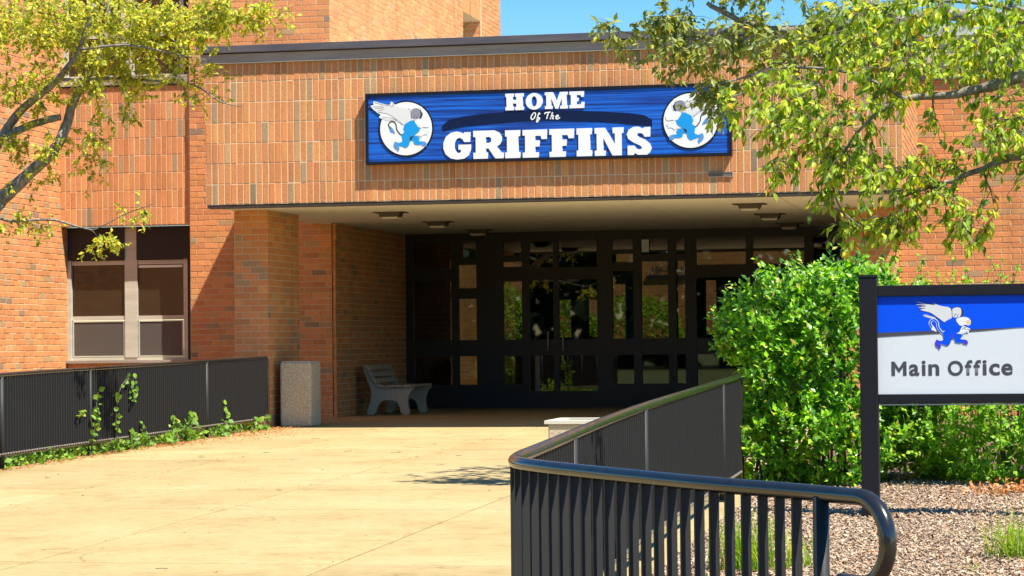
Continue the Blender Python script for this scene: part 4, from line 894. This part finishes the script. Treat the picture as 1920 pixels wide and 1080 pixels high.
# twiggy shoots above the spreading shrub
sh = thing('leggy_shrub', 'loose taller shoots against the brick wall above the Main Office sign', 'shrub', (-.6, 24.6, -.15)); st = MB(); P = []; D = []; Nn = []; Sz = []
for k in range(46):
    b0 = np.array([rng.uniform(-1.25, .5), 24.6 + rng.normal(0, .2), 1.0]); tp = b0 + np.array([rng.normal(0, .15), rng.normal(0, .1), rng.uniform(.6, .98)]); st.tube([(b0[0], b0[1], -.2), b0, (b0 + tp) / 2 + rng.normal(0, .02, 3), tp], [.008, .006, .004, .002], 5, cap=False)
    for q in range(34):
        kk = rng.uniform(.1, 1.03); p = b0 + (tp - b0) * kk; P.append(p + rng.normal(0, .012, 3)); D.append(unit(1)[0] + np.array([0, 0, .3])); Nn.append(unit(1)[0] * .6 + np.array([.3, -.2, .7])); Sz.append(.062 * rng.uniform(.6, 1.15))
under(st.build('stems', M_TWIG, None, kind='stuff'), sh); P = np.array(P); leaves(sh, P, D, Nn, Sz, 1.0, L_LOW, T_SM, 150, visible_first(P))

# ivy on the left railing: climbing strands and clumps
def ivy(name, label, strands, n_per, lsz, loc, spread=.05, group=None):
    t_ = thing(name, label, 'ivy', loc, group); st = MB(); P = []; D = []; Nn = []; Sz = []
    for pts in strands:
        C_ = catmull(pts, 5); st.tube([tuple(c) for c in C_], .004, 5)
        for q in range(n_per):
            i = rng.integers(0, len(C_)); p = C_[i] + rng.normal(0, spread, 3) * np.array([.4, 1, 1]); P.append(p); D.append(unit(1)[0] + np.array([.3, -.3, -.2])); Nn.append(np.array([.8, -.7, .5]) + unit(1)[0] * .5); Sz.append(lsz * rng.uniform(.55, 1.25))
    under(st.build('stem', M_TWIG, None), t_); leaves(t_, np.array(P), D, Nn, Sz, 1.5, L_IVY, T_LG, len(P))
IX = lambda y: lx(y) + .06
ivy('ivy', 'ivy strand climbing the left railing in a thin column', [[(IX(27.2), 27.2, -.12), (IX(27.3), 27.3, .2), (IX(27.35), 27.35, .45), (IX(27.4), 27.4, .64)]], 40, .066, (IX(27.2), 27.2, -.12), .04)
ivy('ivy', 'ivy strand arching highest up the left railing', [[(IX(28.0), 28.0, -.1), (IX(27.95), 27.95, .3), (IX(28.05), 28.05, .62), (IX(28.3), 28.3, .78), (IX(28.5), 28.5, .70), (IX(28.5), 28.5, .50)]], 52, .066, (IX(28), 28, -.1), .045)
for y, h, n, lab in [(28.6, .22, 14, 'ivy tuft under the arching strand on the left railing'), (29.7, .26, 16, 'ivy tuft left of the middle of the railing foot'), (30.3, .3, 22, 'widest ivy clump at the foot of the left railing'), (31.6, .32, 14, 'ivy clump near the second post from the end of the left railing'), (33.2, .24, 12, 'ivy clump near the end of the left railing'), (26.9, .62, 5, 'single ivy sprig halfway up the left railing')]:
    z0 = h - .1 if h > .5 else -.06; ivy('ivy', lab, [[(IX(y), y, z0), (IX(y) + .03, y + .12, (z0 + h) / 2), (IX(y), y + .25, h - .05)], [(IX(y), y, z0), (IX(y) + .03, y - .15, h * .5 + z0 * .5)]] if h < .5 else [[(IX(y), y, .38), (IX(y), y + .1, .43)]], int(n * 1.5), .078, (IX(y), y, -.1), .05)
# creeping cover below the rail
P = []; D = []; Nn = []; Sz = []
for k in range(5200):
    y = rng.uniform(20, 33.6); x = lx(y) + rng.normal(-.32, .25); z = G(y) - .02 + abs(rng.normal(0, .07)) * (1 if x < lx(y) + .1 else .3)
    if rng.random() < .5 and y > 29.5: continue
    if x > lx(y) + .13: continue
    P.append((x, y, z)); D.append(unit(1)[0] + np.array([0, 0, .4])); Nn.append(unit(1)[0] * .5 + np.array([.2, -.3, .8])); Sz.append(.085 * rng.uniform(.5, 1.2))
leaves(None, P, D, Nn, Sz, 1.3, L_IVY, T_SM, 0, sname='ground_cover')
# dry leaf litter by the rail end, and scattered bits on the walkway
P = []; D = []; Nn = []; Sz = []
for k in range(3200):
    y = rng.uniform(24, 34); w_ = .12 + .30 * math.exp(-((y - 31.6) / 1.8) ** 2); x = lx(y) + .02 + abs(rng.normal(0, w_)) * (1 if rng.random() > .25 else -.5)
    if y < 29 and rng.random() < .55: continue
    P.append((x, y, G(y) + .006 + rng.random() * .012)); D.append(unit(1)[0] * np.array([1, 1, .15])); Nn.append(np.array([0, 0, 1]) + unit(1)[0] * .4); Sz.append(.05 * rng.uniform(.4, 1.2))
leaves(None, P, D, Nn, Sz, .9, L_DRY, T_SM, 0, sname='leaf_litter')
n = 500; P = np.stack([rng.uniform(-2.1, .6, n), rng.uniform(14, 22.5, n), np.zeros(n)], 1); P[:, 2] = np.interp(P[:, 1], [q[0] for q in PR], [q[1] for q in PR]) + .012
leaves(None, P, unit(n) * np.array([1, 1, .2]), unit(n) * .5 + np.array([0, 0, 1]), rng.uniform(.03, .07, n), .8, L_DRY, T_SM, 0, sname='mulch_leaf_litter')
P = []; D = []; Nn = []; Sz = []
for k in range(900):
    y = rng.uniform(12, 34); x = rng.uniform(-10.5, -2.4)
    if rng.random() < .55: x = random.choice(xs[1:4]) + rng.normal(0, .03)
    elif rng.random() < .3: y = random.choice(yj[1:-1]) + rng.normal(0, .03)
    P.append((x, y, G(y) + .006)); D.append(unit(1)[0] * np.array([1, 1, .1])); Nn.append(np.array([0, 0, 1]) + unit(1)[0] * .35); Sz.append(.04 * rng.uniform(.35, 1.1))
leaves(None, P, D, Nn, Sz, .6, L_DRY, T_SM, 0, sname='scattered_leaf_litter')

tw_ = MB()
for k in range(34):
    x_, y_ = rng.uniform(-10, -3), rng.uniform(14, 32); a_ = rng.uniform(0, 3.14); l_ = rng.uniform(.04, .14); g0 = G(y_) + .006
    tw_.tube([(x_, y_, g0), (x_ + math.cos(a_) * l_ * .5, y_ + math.sin(a_) * l_ * .5, g0 + .0008), (x_ + math.cos(a_) * l_, y_ + math.sin(a_) * l_, g0)], .0026, 5)
tw_.build('fallen_twigs', M_TWIG, None, kind='stuff')
# mulch
def chips(n, name, xr, yr, rot=.35):
    V = []; Fc = []
    x = rng.uniform(xr[0], xr[1], n); y = rng.uniform(yr[0], yr[1], n); a = rng.uniform(0, math.pi, n); l = rng.uniform(.012, .042, n); w_ = l * rng.uniform(.2, .5, n); h = rng.uniform(.003, .008, n); tx = rng.normal(0, rot, n); ty = rng.normal(0, rot, n)
    gz = np.interp(y, [q[0] for q in PR], [q[1] for q in PR]) - .018 + rng.random(n) * .035
    ux = np.stack([np.cos(a), np.sin(a), tx], 1); uy = np.stack([-np.sin(a), np.cos(a), ty], 1); uz = np.cross(ux, uy); C_ = np.stack([x, y, gz], 1)
    cs = []
    for sx_, sy_, sz_ in ((-1, -1, 0), (1, -.6, 0), (1, .7, 0), (-1, 1, 0), (-1, -1, 1), (1, -.6, 1), (1, .7, 1), (-1, 1, 1)):
        cs.append(C_ + ux * (sx_ * l / 2)[:, None] + uy * (sy_ * w_ / 2)[:, None] + uz * (sz_ * h)[:, None])
    V = np.stack(cs, 1).reshape(-1, 3); Fq = np.array([(4, 5, 6, 7), (0, 1, 5, 4), (1, 2, 6, 5), (2, 3, 7, 6), (3, 0, 4, 7)]); Fa = (Fq[None] + (np.arange(n) * 8)[:, None, None]).reshape(-1, 4)
    o = bpy.data.objects.new(name, arr_mesh(name, V, Fa, M_CHIP)); link(o); o['kind'] = 'stuff'
chips(64000, 'wood_chip_mulch', (-2.28, .9), (12.5, 24.5))

# grass tufts
def tuft(label, x, y, n, hgt, spread, m_=L_GRASS, rad=.10):
    gz = G(y) - .02; t_ = thing('grass_tuft', label, 'grass', (x, y, gz)); V = []; Fc = []
    for k in range(n):
        a = rng.uniform(0, 2 * math.pi); b0 = np.array([x + rng.normal(0, rad), y + rng.normal(0, rad), gz]); hh = hgt * rng.uniform(.5, 1.1); ln = spread * rng.uniform(.1, 1.1); dr = np.array([math.cos(a), math.sin(a), 0]); sd_ = np.array([-dr[1], dr[0], 0]) * .0045
        for q in range(5):
            kk = q / 4; c = b0 + dr * ln * kk ** 1.8 + np.array([0, 0, hh * (kk - .28 * kk ** 3 * (ln / .2))]); w_ = 1 - kk * .9; V += [c - sd_ * w_, c + sd_ * w_]
        n0 = len(V) - 10; Fc += [(n0 + 2 * q, n0 + 2 * q + 1, n0 + 2 * q + 3, n0 + 2 * q + 2) for q in range(4)]
    o = bpy.data.objects.new('blades', arr_mesh('blades', V, Fc, m_)); link(o); under(o, t_); o['kind'] = 'stuff'
tuft('green grass tuft seen between the pickets of the curved railing', -1.72, 15.7, 420, .46, .22, rad=.09)
tuft('thin yellowing grass tuft behind the pickets, right of the green tuft', -1.45, 15.9, 110, .30, .2, rad=.08)
tuft('sprawling yellow green grass clump at the right edge of the mulch', .03, 16.6, 260, .42, .45, rad=.10)
tuft('small weed in the mulch below the office sign', -.36, 15.9, 50, .06, .10, rad=.08)
P = rng.normal(0, 1, (500, 3)) * np.array([.22, .15, .04]) + np.array([-.05, 21.9, -.17]); P[:, 2] = np.abs(P[:, 2] + .19) - .19
leaves(None, P, unit(500), unit(500) * .5 + np.array([.2, -.2, .8]), rng.uniform(.03, .06, 500), 1.0, L_DRY, T_SM, 0, sname='fallen_leaves')

# courtyard shrubs seen through the glass
for i, (c, r_, lab) in enumerate([((-11.8, 57, 1.2), (.42, .6, 1.35), 'dim green shrub seen through the left door glass'), ((-10.6, 57, 1.1), (1.0, .6, 1.3), 'dark green shrub seen through the middle door glass'), ((-8.7, 57, .9), (1.25, .6, 1.4), 'green shrub under the lettering seen through the right glass')]):
    t_ = thing('courtyard_shrub', lab, 'shrub', (c[0], c[1], 0), 'courtyard shrubs behind the entrance glass')
    n = 5000; P = np.array(c) + unit(n) * np.array(r_) * (.75 + .28 * rng.random((n, 1))); leaves(t_, P, unit(n), unit(n) * .5 + np.array([.3, -.3, .7]), rng.uniform(.07, .13, n), 1.2, L_LOW, T_SM, 0)
# trees far behind the camera, which the door glass mirrors
L_DIST = leaf_mat('distant foliage', [(0, (.02, .035, .012)), (1, (.05, .075, .025))], .1, .1)
n = 9000; P = np.stack([rng.uniform(-70, 60, n), rng.uniform(-75, -55, n), rng.random(n) ** .8 * 11 - .4], 1)
leaves(None, P, unit(n), unit(n), rng.uniform(1.0, 2.2, n), 1.6, L_DIST, T_SM, 0, sname='distant_treeline')

for o in bpy.data.objects:
    if o.type == 'MESH' and o.parent is None and 'kind' not in o and 'label' not in o: print('UNTAGGED', o.name)
